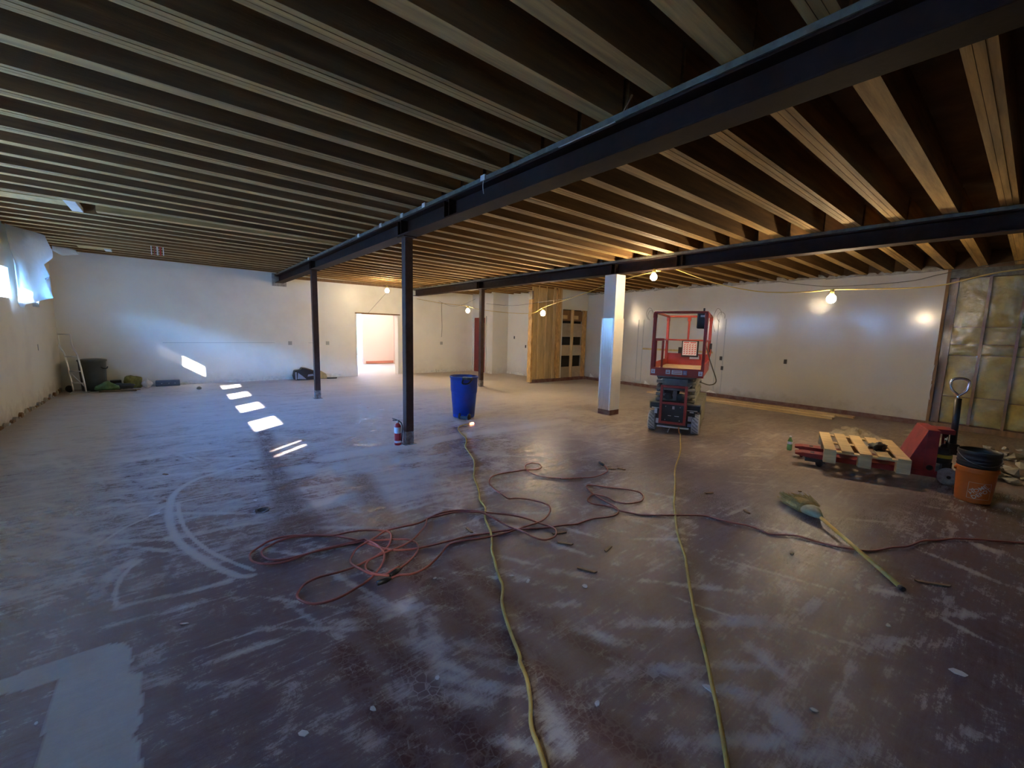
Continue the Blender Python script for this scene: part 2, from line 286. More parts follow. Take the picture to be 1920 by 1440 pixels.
M_STUDB = mat('stud_brown', (0.22,0.125,0.06), 0.7, var=0.3, nscale=5, stretch=(4,4,0.5))
M_CONC = mat('concrete_chunk', (0.34,0.32,0.26), 0.9, var=0.35, nscale=12, bump=0.7, bscale=30, rand=0.25)
M_DIRT = mat('dirt_sheet', (0.38,0.32,0.24), 0.85, var=0.4, nscale=7, bump=0.6, bscale=20)
M_GBAG = mat('green_bag', (0.10,0.20,0.08), 0.35, var=0.4, nscale=9)
M_GREYBIN = mat('grey_bin', (0.07,0.08,0.08), 0.42, var=0.2, nscale=6)
M_SLATE = mat('slate_box', (0.09,0.12,0.16), 0.6, var=0.2, nscale=9)
M_BAGG = mat('bag_grey', (0.26,0.28,0.33), 0.7, var=0.2, nscale=14)
M_TAN = mat('tan_card', (0.50,0.36,0.14), 0.8, var=0.25, nscale=10)
M_LEAF = mat('dry_olive', (0.22,0.21,0.06), 0.85, var=0.5, nscale=14)
M_EXTR = mat('extinguisher_red', (0.45,0.02,0.02), 0.3)
M_SCRAP = mat('scrap_white', (0.62,0.62,0.62), 0.7, var=0.2, nscale=20)
M_BRZ = mat('switch_plate', (0.40,0.40,0.36), 0.5)
M_FRAME = mat('window_frame', (0.45,0.47,0.48), 0.5)
M_GND = mat('outside_ground', (0.42,0.40,0.36), 0.9, var=0.2, nscale=0.6)
def glass_mat():
    m = bpy.data.materials.new('pane_glass'); m.use_nodes = True; t = m.node_tree; t.nodes.clear()
    o = t.nodes.new('ShaderNodeOutputMaterial'); g = t.nodes.new('ShaderNodeBsdfGlossy'); g.inputs['Roughness'].default_value = 0.02
    tr = t.nodes.new('ShaderNodeBsdfTransparent'); tr.inputs[0].default_value = (0.95,0.97,0.97,1)
    mx = t.nodes.new('ShaderNodeMixShader'); mx.inputs[0].default_value = 0.06
    t.links.new(tr.outputs[0], mx.inputs[1]); t.links.new(g.outputs[0], mx.inputs[2]); t.links.new(mx.outputs[0], o.inputs[0]); return m
def poly_mat(name, trans, col=(0.80,0.86,0.88), gloss=0.12, trl=0.6):
    m = bpy.data.materials.new(name); m.use_nodes = True; t = m.node_tree; t.nodes.clear()
    o = t.nodes.new('ShaderNodeOutputMaterial')
    tr = t.nodes.new('ShaderNodeBsdfTransparent'); tl = t.nodes.new('ShaderNodeBsdfTranslucent'); tl.inputs[0].default_value = (*col,1)
    df = t.nodes.new('ShaderNodeBsdfDiffuse'); df.inputs[0].default_value = (*col,1); gl = t.nodes.new('ShaderNodeBsdfGlossy'); gl.inputs['Roughness'].default_value = 0.22
    a = t.nodes.new('ShaderNodeMixShader'); a.inputs[0].default_value = trl; t.links.new(df.outputs[0], a.inputs[1]); t.links.new(tl.outputs[0], a.inputs[2])
    b = t.nodes.new('ShaderNodeMixShader'); b.inputs[0].default_value = gloss; t.links.new(a.outputs[0], b.inputs[1]); t.links.new(gl.outputs[0], b.inputs[2])
    c = t.nodes.new('ShaderNodeMixShader'); c.inputs[0].default_value = trans; t.links.new(b.outputs[0], c.inputs[1]); t.links.new(tr.outputs[0], c.inputs[2])
    tc = t.nodes.new('ShaderNodeTexCoord'); n = t.nodes.new('ShaderNodeTexNoise'); n.inputs['Scale'].default_value = 5; n.inputs['Detail'].default_value = 4; n.inputs['Distortion'].default_value = 1.5
    bp = t.nodes.new('ShaderNodeBump'); bp.inputs['Strength'].default_value = 0.5; bp.inputs['Distance'].default_value = 0.04
    t.links.new(tc.outputs['Object'], n.inputs['Vector']); t.links.new(n.outputs['Fac'], bp.inputs['Height'])
    for s_ in (df, gl): t.links.new(bp.outputs[0], s_.inputs['Normal'])
    t.links.new(c.outputs[0], o.inputs[0]); return m
M_GLASS = glass_mat()
M_POLY = poly_mat('poly_sheet', 0.12)
M_POLYW = poly_mat('poly_window', 0.015, col=(0.44,0.48,0.50), gloss=0.03)
M_FILM = poly_mat('poly_film', 0.90, col=(0.6,0.55,0.35), gloss=0.75, trl=0.1)

# ------------------------------------------------------------------ floor
def floor_mesh():
    xs = np.concatenate([np.arange(-2.33,-1.5,.06), np.arange(-1.5,-1,.02), np.arange(-1,2.5,.012), np.arange(2.5,5,.02), np.arange(5,8,.035), np.arange(8,11.4,.08)])
    ys = np.concatenate([np.arange(-5.2,0,.2), np.arange(0,5.5,.014), np.arange(5.5,7,.03), np.arange(7,14,.06), np.arange(14,18.5,.4)])
    X, Y = np.meshgrid(xs, ys); nx, ny = len(xs), len(ys)
    dust = np.zeros(X.shape); track = np.zeros(X.shape); screed = np.zeros(X.shape); dirt = np.zeros(X.shape)
    def dist(pl, lim):
        out = np.full(X.shape, 9.0)
        P = [tuple(p) for p in spline([(a,b,0) for a,b in pl], 4)]
        for (x0,y0,_), (x1,y1,_) in zip(P[:-1], P[1:]):
            i0, i1 = np.searchsorted(xs, [min(x0,x1)-lim, max(x0,x1)+lim]); j0, j1 = np.searchsorted(ys, [min(y0,y1)-lim, max(y0,y1)+lim])
            if i1 <= i0 or j1 <= j0: continue
            sx_, sy_ = X[j0:j1,i0:i1], Y[j0:j1,i0:i1]; dx, dy = x1-x0, y1-y0; L = dx*dx+dy*dy+1e-9
            t = np.clip(((sx_-x0)*dx+(sy_-y0)*dy)/L, 0, 1); d = np.hypot(sx_-x0-t*dx, sy_-y0-t*dy)
            out[j0:j1,i0:i1] = np.minimum(out[j0:j1,i0:i1], d)
        return out
    def band(pl, w_, soft=1.0):
        d = dist(pl, w_*3); return np.clip(1.5-d/w_, 0, 1)**soft
    def inpoly(pl):
        ins = np.zeros(X.shape, bool); n = len(pl)
        for i in range(n):
            x0,y0 = pl[i]; x1,y1 = pl[(i+1)%n]
            c = ((y0 > Y) != (y1 > Y)) & (X < (x1-x0)*(Y-y0)/(y1-y0+1e-12)+x0); ins ^= c
        return ins
    screed = np.maximum(screed, inpoly(D['patch'])*1.0)
    for k, w_, a in (('arc1',.022,.50),('arc2',.011,.55),('arc3',.04,.28),('arc4',.012,.5),('line1',.010,.35),('line2',.028,.26),('line3',.025,.36),('line4',.03,.25),('line5',.03,.28),('line6',.035,.28),('line7',.05,.3),('band1',.12,.62),('band2',.12,.6)):
        dust = np.maximum(dust, a*band(D[k], w_))
    big = D['bigdust']; cx, cy = np.mean(big, 0)
    bigs = [(x_*.75+cx*.25+random.uniform(-.1,.1), y_*.75+cy*.25, random.uniform(.25,.6), random.uniform(.06,.16), random.uniform(-.15,.15), random.uniform(.28,.42)) for x_, y_ in big for _ in range(3)]
    for k, w_ in (('tr1',.10),('tr2',.10),('tr3',.11),('tr4',.07),('tr5',.075),('tr6',.075),('tr7',.06),('tr8',.02)):
        track = np.maximum(track, band(D[k], w_))
    # scuffs: dusty strokes where the photograph shows them plus many fainter ones, mostly drawn along two sweeping directions
    strokes = list(bigs)
    for (x, y) in D['scuffs']:
        strokes.append((x, y, random.uniform(.10,.30), random.uniform(.02,.06), random.choice((2.3,2.5,2.1,1.2)), random.uniform(.32,.5)))
    for _ in range(700):
        x = random.uniform(-1.9,8.5); y = random.uniform(.3,12)
        strokes.append((x, y, random.uniform(.06,.4), random.uniform(.008,.03), random.choice((0.05,-.1,2.3,2.5,1.9)), random.uniform(.15,.5)))
    for x, y, L, w_, a, s_ in strokes:
        i0, i1 = np.searchsorted(xs, [x-L*2, x+L*2]); j0, j1 = np.searchsorted(ys, [y-L*2, y+L*2])
        if i1 <= i0 or j1 <= j0: continue
        u = (X[j0:j1,i0:i1]-x)*math.cos(a)+(Y[j0:j1,i0:i1]-y)*math.sin(a); v = -(X[j0:j1,i0:i1]-x)*math.sin(a)+(Y[j0:j1,i0:i1]-y)*math.cos(a)
        g = s_*np.exp(-(u/L)**2-(v/w_)**2); dust[j0:j1,i0:i1] = np.maximum(dust[j0:j1,i0:i1], g)
    base = 0.20+0.46*np.clip((Y-2.5)/6, 0, 1)+0.08*np.clip((X-4)/4, 0, 1)
    base = np.where(Y < 3.2, base-0.03, base)
    dust = np.clip(base+dust*0.9, 0, 1)
    dirt = np.clip((X-6.4)/2.2, 0, 1)*np.clip((3.4-Y)/2.4, 0, 1)
    dirt = np.maximum(dirt, 0.7*np.clip(1-(X+2.03)/0.5, 0, 1)); dirt = np.maximum(dirt, 0.6*np.clip(1-(11.05-X)/0.5,0,1))
    dirt = np.maximum(dirt, 0.55*np.clip((Y-7.5)/3.5, 0, 1)*np.clip((X-2)/4, 0, 1))
    dirt = np.maximum(dirt, 0.62*np.clip((X-3.4)/2.4, 0, 1)*np.clip((Y-.2)/1.2, 0, 1))
    me = bpy.data.meshes.new('floor')
    co = np.stack([X.ravel(), Y.ravel(), np.zeros(X.size)], 1).astype(np.float32)
    idx = (np.arange(ny-1)[:,None]*nx+np.arange(nx-1)[None,:]).ravel()
    q = np.stack([idx, idx+1, idx+nx+1, idx+nx], 1).astype(np.int32)
    me.vertices.add(len(co)); me.vertices.foreach_set('co', co.ravel())
    me.loops.add(q.size); me.loops.foreach_set('vertex_index', q.ravel())
    me.polygons.add(len(q)); me.polygons.foreach_set('loop_start', np.arange(0,q.size,4,dtype=np.int32)); me.polygons.foreach_set('loop_total', np.full(len(q),4,np.int32))
    me.update(calc_edges=True)
    for nme, arr in (('dust',dust),('track',track),('screed',screed),('dirt',dirt)):
        at = me.attributes.new(nme, 'FLOAT', 'POINT'); at.data.foreach_set('value', arr.ravel().astype(np.float32))
    return me
def floor_mat():
    m = bpy.data.materials.new('worn_maroon_floor'); m.use_nodes = True; t = m.node_tree; b = t.nodes['Principled BSDF']; L = t.links.new
    tc = t.nodes.new('ShaderNodeTexCoord')
    def at(n): a = t.nodes.new('ShaderNodeAttribute'); a.attribute_name = n; return a.outputs['Fac']
    def noise(scale, det=8, rough=.6, stretch=None, rot=0, dis=0):
        n = t.nodes.new('ShaderNodeTexNoise'); n.inputs['Scale'].default_value = scale; n.inputs['Detail'].default_value = det; n.inputs['Roughness'].default_value = rough; n.inputs['Distortion'].default_value = dis
        mp = t.nodes.new('ShaderNodeMapping'); mp.inputs['Scale'].default_value = stretch or (1,1,1); mp.inputs['Rotation'].default_value = (0,0,rot)
        L(tc.outputs['Object'], mp.inputs[0]); L(mp.outputs[0], n.inputs['Vector']); return n.outputs['Fac']
    def rng_(x, a, b_, c=0., d=1.):
        n = t.nodes.new('ShaderNodeMapRange'); n.inputs['From Min'].default_value = a; n.inputs['From Max'].default_value = b_; n.inputs['To Min'].default_value = c; n.inputs['To Max'].default_value = d; L(x, n.inputs[0]); return n.outputs[0]
    def op(o, a, b_=None, clamp=False):
        n = t.nodes.new('ShaderNodeMath'); n.operation = o; n.use_clamp = clamp
        for i, x in enumerate((a, b_)):
            if x is None: continue
            if isinstance(x, (int, float)): n.inputs[i].default_value = x
            else: L(x, n.inputs[i])
        return n.outputs[0]
    def mix(f, a, b_):
        n = t.nodes.new('ShaderNodeMix'); n.data_type = 'RGBA'; L(f, n.inputs[0])
        for i, x in ((6,a),(7,b_)):
            if isinstance(x, tuple): n.inputs[i].default_value = (*x,1)
            else: L(x, n.inputs[i])
        return n.outputs[2]
    big = noise(0.7, 6, .55); med = noise(8, 14, .80, dis=.7); strk = noise(13, 12, .78, (0.22,2.0,1), R(-36)); fine = noise(90, 5, .8); strk2 = noise(34, 8, .8, (0.16,1.8,1), R(-6)); grit = noise(190, 2, .6)
    tex = op('ADD', op('MULTIPLY', med, .40), op('ADD', op('MULTIPLY', strk, .30), op('ADD', op('MULTIPLY', strk2, .18), op('MULTIPLY', fine, .12))))
    dn = op('ADD', op('SUBTRACT', at('dust'), .33), op('ADD', op('MULTIPLY', op('SUBTRACT', big, .5), .45), op('MULTIPLY', op('SUBTRACT', noise(2.6, 5, .6, (.6,1.3,1), R(-30), .8), .5), .85)))
    # dust breaks up along the sweeping texture: it only covers solidly where there is plenty of it
    dt = op('ADD', tex, op('MULTIPLY', dn, .34))
    hard = rng_(dt, .485, .585)
    d = op('ADD', op('MULTIPLY', hard, .62), op('MULTIPLY', rng_(dt, .36, .74), .38))
    d = op('ADD', d, op('MULTIPLY', rng_(grit, .60, .75), .10), True)
    tr = op('MULTIPLY', at('track'), rng_(med, .40, .52))
    vor = t.nodes.new('ShaderNodeTexVoronoi'); vor.feature = 'DISTANCE_TO_EDGE'; vor.inputs['Scale'].default_value = 24; vor.inputs['Randomness'].default_value = .8; L(tc.outputs['Object'], vor.inputs['Vector'])
    tread = rng_(vor.outputs['Distance'], .02, .07, .45, 1.)
    trk = op('MULTIPLY', op('MULTIPLY', tr, tread), .88)
    d = op('MULTIPLY', d, op('SUBTRACT', 1.0, trk), True)
    base = mix(rng_(big, .3, .7), (0.106,0.064,0.075), (0.150,0.102,0.113))
    base = mix(rng_(tex, .38, .62), base, (0.142,0.098,0.108))
    base = mix(rng_(fine, .35, .75), base, (0.100,0.056,0.062))
    base = mix(trk, base, (0.060,0.020,0.024))
    col = mix(d, base, (0.50,0.47,0.45))
    col = mix(op('MULTIPLY', at('dirt'), rng_(tex, .38, .60)), col, (0.36,0.27,0.19))
    sc = op('MULTIPLY', at('screed'), rng_(tex, .30, .42, .5, 1.))
    col = mix(op('MULTIPLY', sc, .92), col, mix(rng_(tex,.35,.65), (0.33,0.33,0.32), (0.46,0.46,0.45)))
    L(col, b.inputs['Base Color'])
    rg = op('ADD', rng_(fine, .3, .7, .14, .26), op('ADD', op('MULTIPLY', op('MAXIMUM', op('MAXIMUM', hard, sc), op('MULTIPLY', at('dirt'), .8)), .45), op('MULTIPLY', d, .18))); L(rg, b.inputs['Roughness'])
    b.inputs['Specular IOR Level'].default_value = 0.46
    bp = t.nodes.new('ShaderNodeBump'); bp.inputs['Strength'].default_value = .35; bp.inputs['Distance'].default_value = .006
    L(op('ADD', op('MULTIPLY', fine, .6), op('ADD', op('MULTIPLY', strk2, .6), op('MULTIPLY', med, .6))), bp.inputs['Height']); L(bp.outputs[0], b.inputs['Normal'])
    return m
fm = floor_mesh(); fm.materials.append(floor_mat())
floor = bpy.data.objects.new('floor', fm); C.objects.link(floor)
tag(floor, 'worn maroon painted concrete floor streaked with white dust', 'floor', kind='structure')
def ring(r0, r1, z0, z1, n=20):
    mb = MB(); return mb.lathe([(r0,z0),(r0,z1),(r1,z1),(r1,z0)], n)
dr = ring(.035,.062,0,.004).build('drain_ring', M_STEELW, floor, loc=(.515,4.06,0))
g = MB()
for k in range(-2,3): g.box(-.05,.05,k*.019-.005,k*.019+.005,0,.005)
g.build('drain_grate', M_RUB, dr)

# ------------------------------------------------------------------ walls
XL, XR, YB = -2.03, 11.05, 13.85
WIN = [11.84-1.72*k for k in range(9)]; WZ0, WZ1, WH = 1.93, 2.42, 0.54
wl = MB(); wl.box(XL-.3,XL,-5.2,YB+.25,0,WZ0); wl.box(XL-.3,XL,-5.2,YB+.25,WZ1,3.45)
edges = [YB+.25]+[e for c in WIN for e in (c+WH, c-WH)]+[-5.2]
for i in range(0, len(edges), 2): wl.box(XL-.3,XL,edges[i+1],edges[i],WZ0,WZ1)
wall_left = wl.build('wall_left', M_WL, label='off-white painted left wall with a row of high windows', cat='wall', kind='structure')
for i, c in enumerate(WIN):
    f = MB(); y0, y1 = c-WH, c+WH; xa, xb = XL-.29, XL-.25
    f.box(xa,xb,y0,y1,WZ0,WZ0+.035).box(xa,xb,y0,y1,WZ1-.035,WZ1).box(xa,xb,y0,y0+.035,WZ0+.035,WZ1-.035).box(xa,xb,y1-.035,y1,WZ0+.035,WZ1-.035)
    wn = f.build('window_%d' % (i+1), M_FRAME, label='high window %s' % ('with bright daylight, nearest the far corner' if i == 0 else 'in the left wall, number %d from the far corner' % (i+1)), cat='window', kind='structure')
    MB().box(xa+.012,xa+.02,y0+.035,y1-.035,WZ0+.035,WZ1-.035).build('pane', M_GLASS, wn)
    if i >= 5 or i == 0:
        # poly sheeting stapled over the nearer windows, torn open along one strip where it covers numbers 6 and 7
        mb = MB(); segs = 14; ya, yb = (y0-.06, y1+.06)
        if i == 0: parts = [(c+.13, yb)]
        elif i == 5: parts = [(ya, y0+.46), (y0+.56, y0+.74), (y0+.80, yb)]
        else: parts = [(ya, yb)]
        for (p0, p1) in parts:
            vs = []; fs = []
            for a in range(segs+1):
                for b_ in range(7):
                    yy = p0+(p1-p0)*a/segs; zz = WZ0-.10+(WZ1-WZ0+.22)*b_/6
                    vs.append((XL+.012+.014*math.sin(yy*23+zz*5)*math.sin(zz*9+i), yy, zz))
            for a in range(segs):
                for b_ in range(6): o = a*7+b_; fs.append((o,o+7,o+8,o+1))
            mb.add(vs, fs, True)
        mb.build('window_sheet', M_POLYW, wn)
# crumbly skirt where the base was torn off the left wall
for i in range(26):
    y = 9.2+i*.17+random.uniform(-.04,.04); h = random.uniform(.03,.10)
    MB().prism([(y,0),(y+random.uniform(.12,.2),0),(y+.13,h*.6),(y+.07,h),(y+.02,h*.7)], XL, XL+random.uniform(.02,.045), 'x').build('skirt_fragment', M_GREYP if i % 3 else M_STUDB, wall_left)

DX0, DX1, DZ = 4.63, 6.085, 2.025
wb = MB(); wb.box(XL,DX0,YB,YB+.25,0,3.45).box(DX1,XR+.12,YB,YB+.25,0,3.45).box(DX0,DX1,YB,YB+.25,DZ,3.45)
wall_back = wb.build('wall_back', M_WB, label='long off-white far wall with an open doorway', cat='wall', kind='structure')
j = MB(); j.box(DX0-.02,DX0+.03,YB-.012,YB+.26,0,DZ).box(DX1-.03,DX1+.05,YB-.012,YB+.26,0,DZ)
j.build('trim_1', M_WHITE, label='bare white side jambs of the open doorway', cat='trim', kind='structure')
MB().box(DX0-.02,DX1+.05,YB-.02,YB+.26,DZ-.005,DZ+.035).build('trim_2', M_STUDB, label='dark lintel strip over the open doorway', cat='trim', kind='structure')
bb = MB(); x = -.3
while x < 9.0:
    wd = random.uniform(.25,.9)
    if not (DX0-.1 < x < DX1+.05 or DX0-.1 < x+wd < DX1+.05):
        h = random.uniform(.06,.11); n = max(3,int(wd/.08)); top = [(x+wd-wd*k/n, h+random.uniform(-.015,.02)) for k in range(n+1)]
        MB().prism([(x,0),(x+wd,0)]+top, YB-random.uniform(.012,.03), YB, 'y').build('plaster_base_piece', M_CHIP, wall_back)
    x += wd+random.uniform(0,.12)
# grimy plate board along the top of the far wall
MB().box(2.7,9.1,YB-.03,YB,2.935,3.02).build('trim_3', M_STUDB, label='grimy plate board along the top of the far wall', cat='trim', kind='structure')

# side walls of the alcove behind the plank partition
ws = MB(); ws.box(9.10,9.35,12.50,YB,0,3.3); ws.box(9.35,9.95,12.50,12.62,0,3.3); ws.box(9.80,9.95,9.9,12.5,0,3.3)
wall_alcove = ws.build('wall_alcove', M_WS, label='white alcove side walls beside the red door', cat='wall', kind='structure')
for (y0, y1) in ((12.5,12.75),(12.2,12.48),(11.5,12.0)):
    MB().prism([(y0,0),(y1,0),(y1,.07),((y0+y1)/2,.10),(y0,.06)], 9.08 if y0 >= 12.5 else 9.77, 9.10 if y0 >= 12.5 else 9.80, 'x').build('plaster_base_piece', M_CHIP, wall_alcove)
dY0, dY1 = 12.93, 13.66
door = thing('door_1', 'dark red door with a narrow glass slot in the alcove wall', 'door', (9.10,(dY0+dY1)/2,0), kind='structure')
hw = (dY1-dY0)/2
MB().box(-.02,.0,-hw,hw,.01,2.05).build('door_leaf', M_REDD, door, bevel=.004)
MB().box(-.035,-.0,-hw-.06,-hw,0,2.10).box(-.035,0,hw,hw+.06,0,2.10).box(-.035,0,-hw-.06,hw+.06,2.05,2.11).build('door_frame', M_WS, door)
MB().box(-.026,-.02,-hw+.06,-hw+.15,.95,1.86).build('door_glass', mat('pale_glass',(0.62,0.52,0.38),0.25), door)
MB().lathe([(.001,0),(.025,.005),(.028,.03),(.018,.05),(.001,.055)], 10, mtx=Matrix.Translation((-.02,-hw+.07,.93))@Matrix.Rotation(R(-90),4,'Y')).build('door_knob', M_CHROME, door)

# right wall: glossy panels, then the stripped bay
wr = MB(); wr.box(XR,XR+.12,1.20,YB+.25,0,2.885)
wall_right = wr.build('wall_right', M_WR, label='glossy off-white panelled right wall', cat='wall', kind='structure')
MB().box(XR+.02,XR+.12,-5.2,YB+.25,2.885,3.3).build('trim_4', M_DECK, label='dark rim board behind the joist ends on the right wall', cat='trim', kind='structure')
for y in (7.68,7.50,5.27,5.08):
    MB().box(XR-.006,XR,y-.012,y+.012,.08,2.02).build('panel_joint', M_BRZ, wall_right)
MB().box(XR-.02,XR,5.36,7.48,1.13,1.185).build('tan_strip', M_TAN, wall_right)
for y, z in ((5.13,1.02),(5.08,.77),(3.65,1.04)):
    MB().box(XR-.012,XR,y-.03,y+.03,z-.05,z+.05).build('outlet_hole', M_BLACK, wall_right)
mb = MB(); y = 1.25
while y < 9.6:
    wd = random.uniform(.12,.4); hh = random.uniform(.02,.09)
    mb.prism([(y,2.885-random.uniform(0,.03)),(y+wd,2.885-random.uniform(0,.04)),(y+wd*.7,2.885+hh),(y+wd*.3,2.885+hh*.7)], XR-random.uniform(.02,.1), XR+.02, 'x'); y += wd*.8
mb.build('trim_5', M_GREYP, label='ragged grey plaster along the top of the right wall', cat='trim', kind='structure')
bs = MB(); bs.box(XR-.012,XR,1.20,9.72,0,.095); bs.build('baseboard_right', M_BASE, label='thin maroon base strip along the right wall', cat='baseboard', kind='structure')
for i in range(9):
    y0 = 5.2+i*.5+random.uniform(-.1,.1)
    MB().prism([(y0,.09),(y0+random.uniform(.2,.5),.09),(y0+.2,.12+random.random()*.12),(y0+.08,.13)], XR-.008, XR-.002, 'x').build('torn_patch', M_GREYP if i % 2 else M_CHIP, wall_right)
for (y, z0, z1) in ((7.35,2.02,2.35),(7.30,2.0,2.28),(5.35,1.7,2.28),(5.25,1.95,2.2)):
    pts = spline([(XR-.004,y,z0),(XR-.05,y+.05,(z0+z1)/2),(XR-.06,y-.04,z1),(XR-.05,y-.14,z1-.05),(XR-.07,y-.16,z1-.16)],5)
    MB().tube(pts,.004,5).build('loose_wire', M_CABLED, wall_right)

# stripped insulation bay
ST = XR+.03
wall_strip = MB().box(ST+.10,ST+.2,-5.2,1.20,0,2.885).build('wall_stripped', M_STUDB, label='stripped wall bay with yellow insulation behind clear plastic', cat='wall', kind='structure')
studs = [1.06]+[.66-.405*k for k in range(12)]
MB().box(XR-.004,XR+.13,1.155,1.199,.0,2.885).build('edge_stud', M_STUDB, wall_strip)
for y in studs: MB().box(ST-.005,ST+.1,y-.019,y+.019,.09,2.73).build('stud', M_STUDB, wall_strip)
def batt(y0, y1, z0, z1):
    mb = MB(); n, k = 6, 7; vs = []; fs = []
    for a in range(n+1):
        for b_ in range(k+1):
            u = a/n; v = b_/k; bul = (math.sin(math.pi*u)*math.sin(math.pi*v))**.4 if 0 < a < n and 0 < b_ < k else 0
            vs.append((ST+.075-.07*bul+random.uniform(-.004,.004), y0+(y1-y0)*u, z0+(z1-z0)*v))
    for a in range(n):
        for b_ in range(k): o = a*(k+1)+b_; fs.append((o,o+1,o+k+2,o+k+1))
    mb.add(vs, fs, True); mb.build('insulation_batt', M_INS, wall_strip)
ss = sorted(studs, reverse=True)
for i in range(len(ss)-1):
    cuts = [.1,.55+.1*random.random(),1.33+.08*random.random(),1.52+.04*random.random(),1.86,2.73]
    for z0, z1 in zip(cuts[:-1], cuts[1:]): batt(ss[i+1]+.02, ss[i]-.02, z0+.006, z1-.006)
MB().box(ST-.02,ST+.1,-5.2,1.19,2.73,2.885).build('top_plate', M_NAIL, wall_strip)
MB().box(ST-.03,ST+.1,-5.2,1.19,0,.09).build('bottom_plate', M_STUDB, wall_strip)
mb = MB(); vs = []; fs = []; ny_, nz_ = 60, 26
for a in range(ny_+1):
    for b_ in range(nz_+1):
        y = 1.15-(4.0)*a/ny_; z = .10+2.62*b_/nz_
        vs.append((ST-.022+.016*math.sin(y*9+2.5*z)*math.sin(z*3.1+y*2)+.008*math.sin(y*31+z*17), y, z))
for a in range(ny_):
    for b_ in range(nz_): o = a*(nz_+1)+b_; fs.append((o,o+1,o+nz_+2,o+nz_+1))
mb.add(vs, fs, True); mb.build('plastic_film', M_FILM, wall_strip)
mb = MB()
for k in range(2): z = .5+k*.36; mb.tube(spline([(XR-.015,1.19+random.uniform(-.01,.02),z),(XR-.03,1.20,z+.14),(XR-.012,1.19,z+.3)],4),.004,5)
mb.build('film_edge', M_POLY, wall_strip)

MB().box(XL-.3,XR+.3,-5.4,-5.2,0,3.45).build('wall_front', M_WL, label='wall behind the viewer', cat='wall', kind='structure')

# plank partition at the back right
PY = 9.72
wp = MB(); wp.box(9.815,9.86,PY+.004,PY+.11,.10,2.32); wp.box(9.82,XR,PY,PY+.03,2.32,2.95)
wall_part = wp.build('wall_partition', M_WS, label='stripped plank partition with an open stud bay', cat='wall', kind='structure')
bx = [8.585,8.816,8.852,9.14,9.165,9.46,9.555,9.60]
for i in range(len(bx)-1):
    thin = (bx[i+1]-bx[i]) < .1 and i < 6
    MB().box(bx[i]+(.0 if thin else .008),bx[i+1]-(.0 if thin else .008),PY+(0.02 if thin else .05),PY+.09,.10,2.98).build('plank', M_PINE if thin else M_PLY, wall_part)
MB().box(9.61,9.75,PY-.01,PY+.1,.10,2.98).build('stud', M_ROUGHW, wall_part); MB().box(9.765,9.815,PY,PY+.1,.10,2.98).build('stud', M_PINE, wall_part)
mb = MB(); zs = [0.03+.12*k for k in range(22)]; L_ = [(8.515+random.uniform(-.012,.012), z) for z in zs]; R_ = [(8.58+random.uniform(-.012,.012), z) for z in zs]
mb.prism(L_+R_[::-1], PY-.02, PY+.14, 'y'); mb.build('end_stud', M_ROUGHW, wall_part)
MB().box(8.52,8.575,PY-.01,PY+.12,2.56,2.80).build('metal_plate', M_SS, wall_part)
MB().box(10.33,10.385,PY+.0,PY+.09,.10,2.32).build('stud', M_PINE, wall_part)
MB().box(10.88,11.0,PY-.005,PY+.09,.08,2.32).build('stud', M_ROUGHW, wall_part)
MB().box(9.86,XR,PY+.30,PY+.34,0,2.95).build('cavity_back', M_DARK, wall_part)  # near-black panel: the darkness of the open cavity is put into its colour
for x0, x1 in ((9.86,10.33),(10.385,10.88)):
    for z0, z1, m_ in ((.10,.45,M_CARD),(.82,1.17,M_PALEW),(1.44,1.88,M_CARD)):
        MB().box(x0,x1,PY+.08,PY+.095,z0,z1).build('drywall_scrap', mat('drywall_scrap_tan',(0.52,0.42,0.28),0.8,var=.12) if m_ is M_PALEW else m_, wall_part)
    MB().box(x0,x1,PY+.09,PY+.13,1.96,2.30).build('plywood_backing', M_STUDB, wall_part); MB().box(x0+.02,x0+.26,PY+.04,PY+.09,2.02,2.14).build('blocking', M_PINE, wall_part)
MB().box(8.53,XR,PY-.012,PY+.0,0,.10).box(8.53,XR,PY,PY+.1,.0,.10).build('baseboard_partition', M_BASE, label='maroon base under the plank partition', cat='baseboard', kind='structure')
MB().box(9.82,XR,PY+.095,PY+.10,0,.1).build('sill_plate', M_PINE, wall_part)

# room beyond the doorway
rb = MB(); rb.box(6.36,8.0,18.2,18.4,0,3.0).box(3.4,6.36,18.2,18.4,2.45,3.0).box(3.4,5.95,18.2,18.4,0,2.45).box(7.75,7.95,YB+.25,18.2,0,3.0).box(3.2,3.4,YB+.25,18.4,0,3.0)
wall_beyond = rb.build('wall_beyond', M_PINK, label='pink lit walls of the room beyond the doorway', cat='wall', kind='structure')
MB().box(3.2,8.0,YB+.25,18.4,3.0,3.1).build('ceiling_beyond', M_WHITE, label='white ceiling of the room beyond the doorway', cat='ceiling', kind='structure')
wn = MB().box(5.95,5.99,18.24,18.3,0,2.45).box(6.32,6.36,18.24,18.3,0,2.45).box(5.99,6.32,18.24,18.3,2.39,2.45).build('window_10', M_WHITE, label='bright glazed opening at the left of the room beyond', cat='window', kind='structure')
MB().box(5.99,6.32,18.265,18.275,.0,2.39).build('pane', M_GLASS, wn)
MB().box(6.5,7.72,18.165,18.2,.03,.13).build('baseboard_beyond', mat('pink_base',(0.45,0.16,0.11),0.6), label='reddish loose baseboard in the room beyond', cat='baseboard', kind='structure')
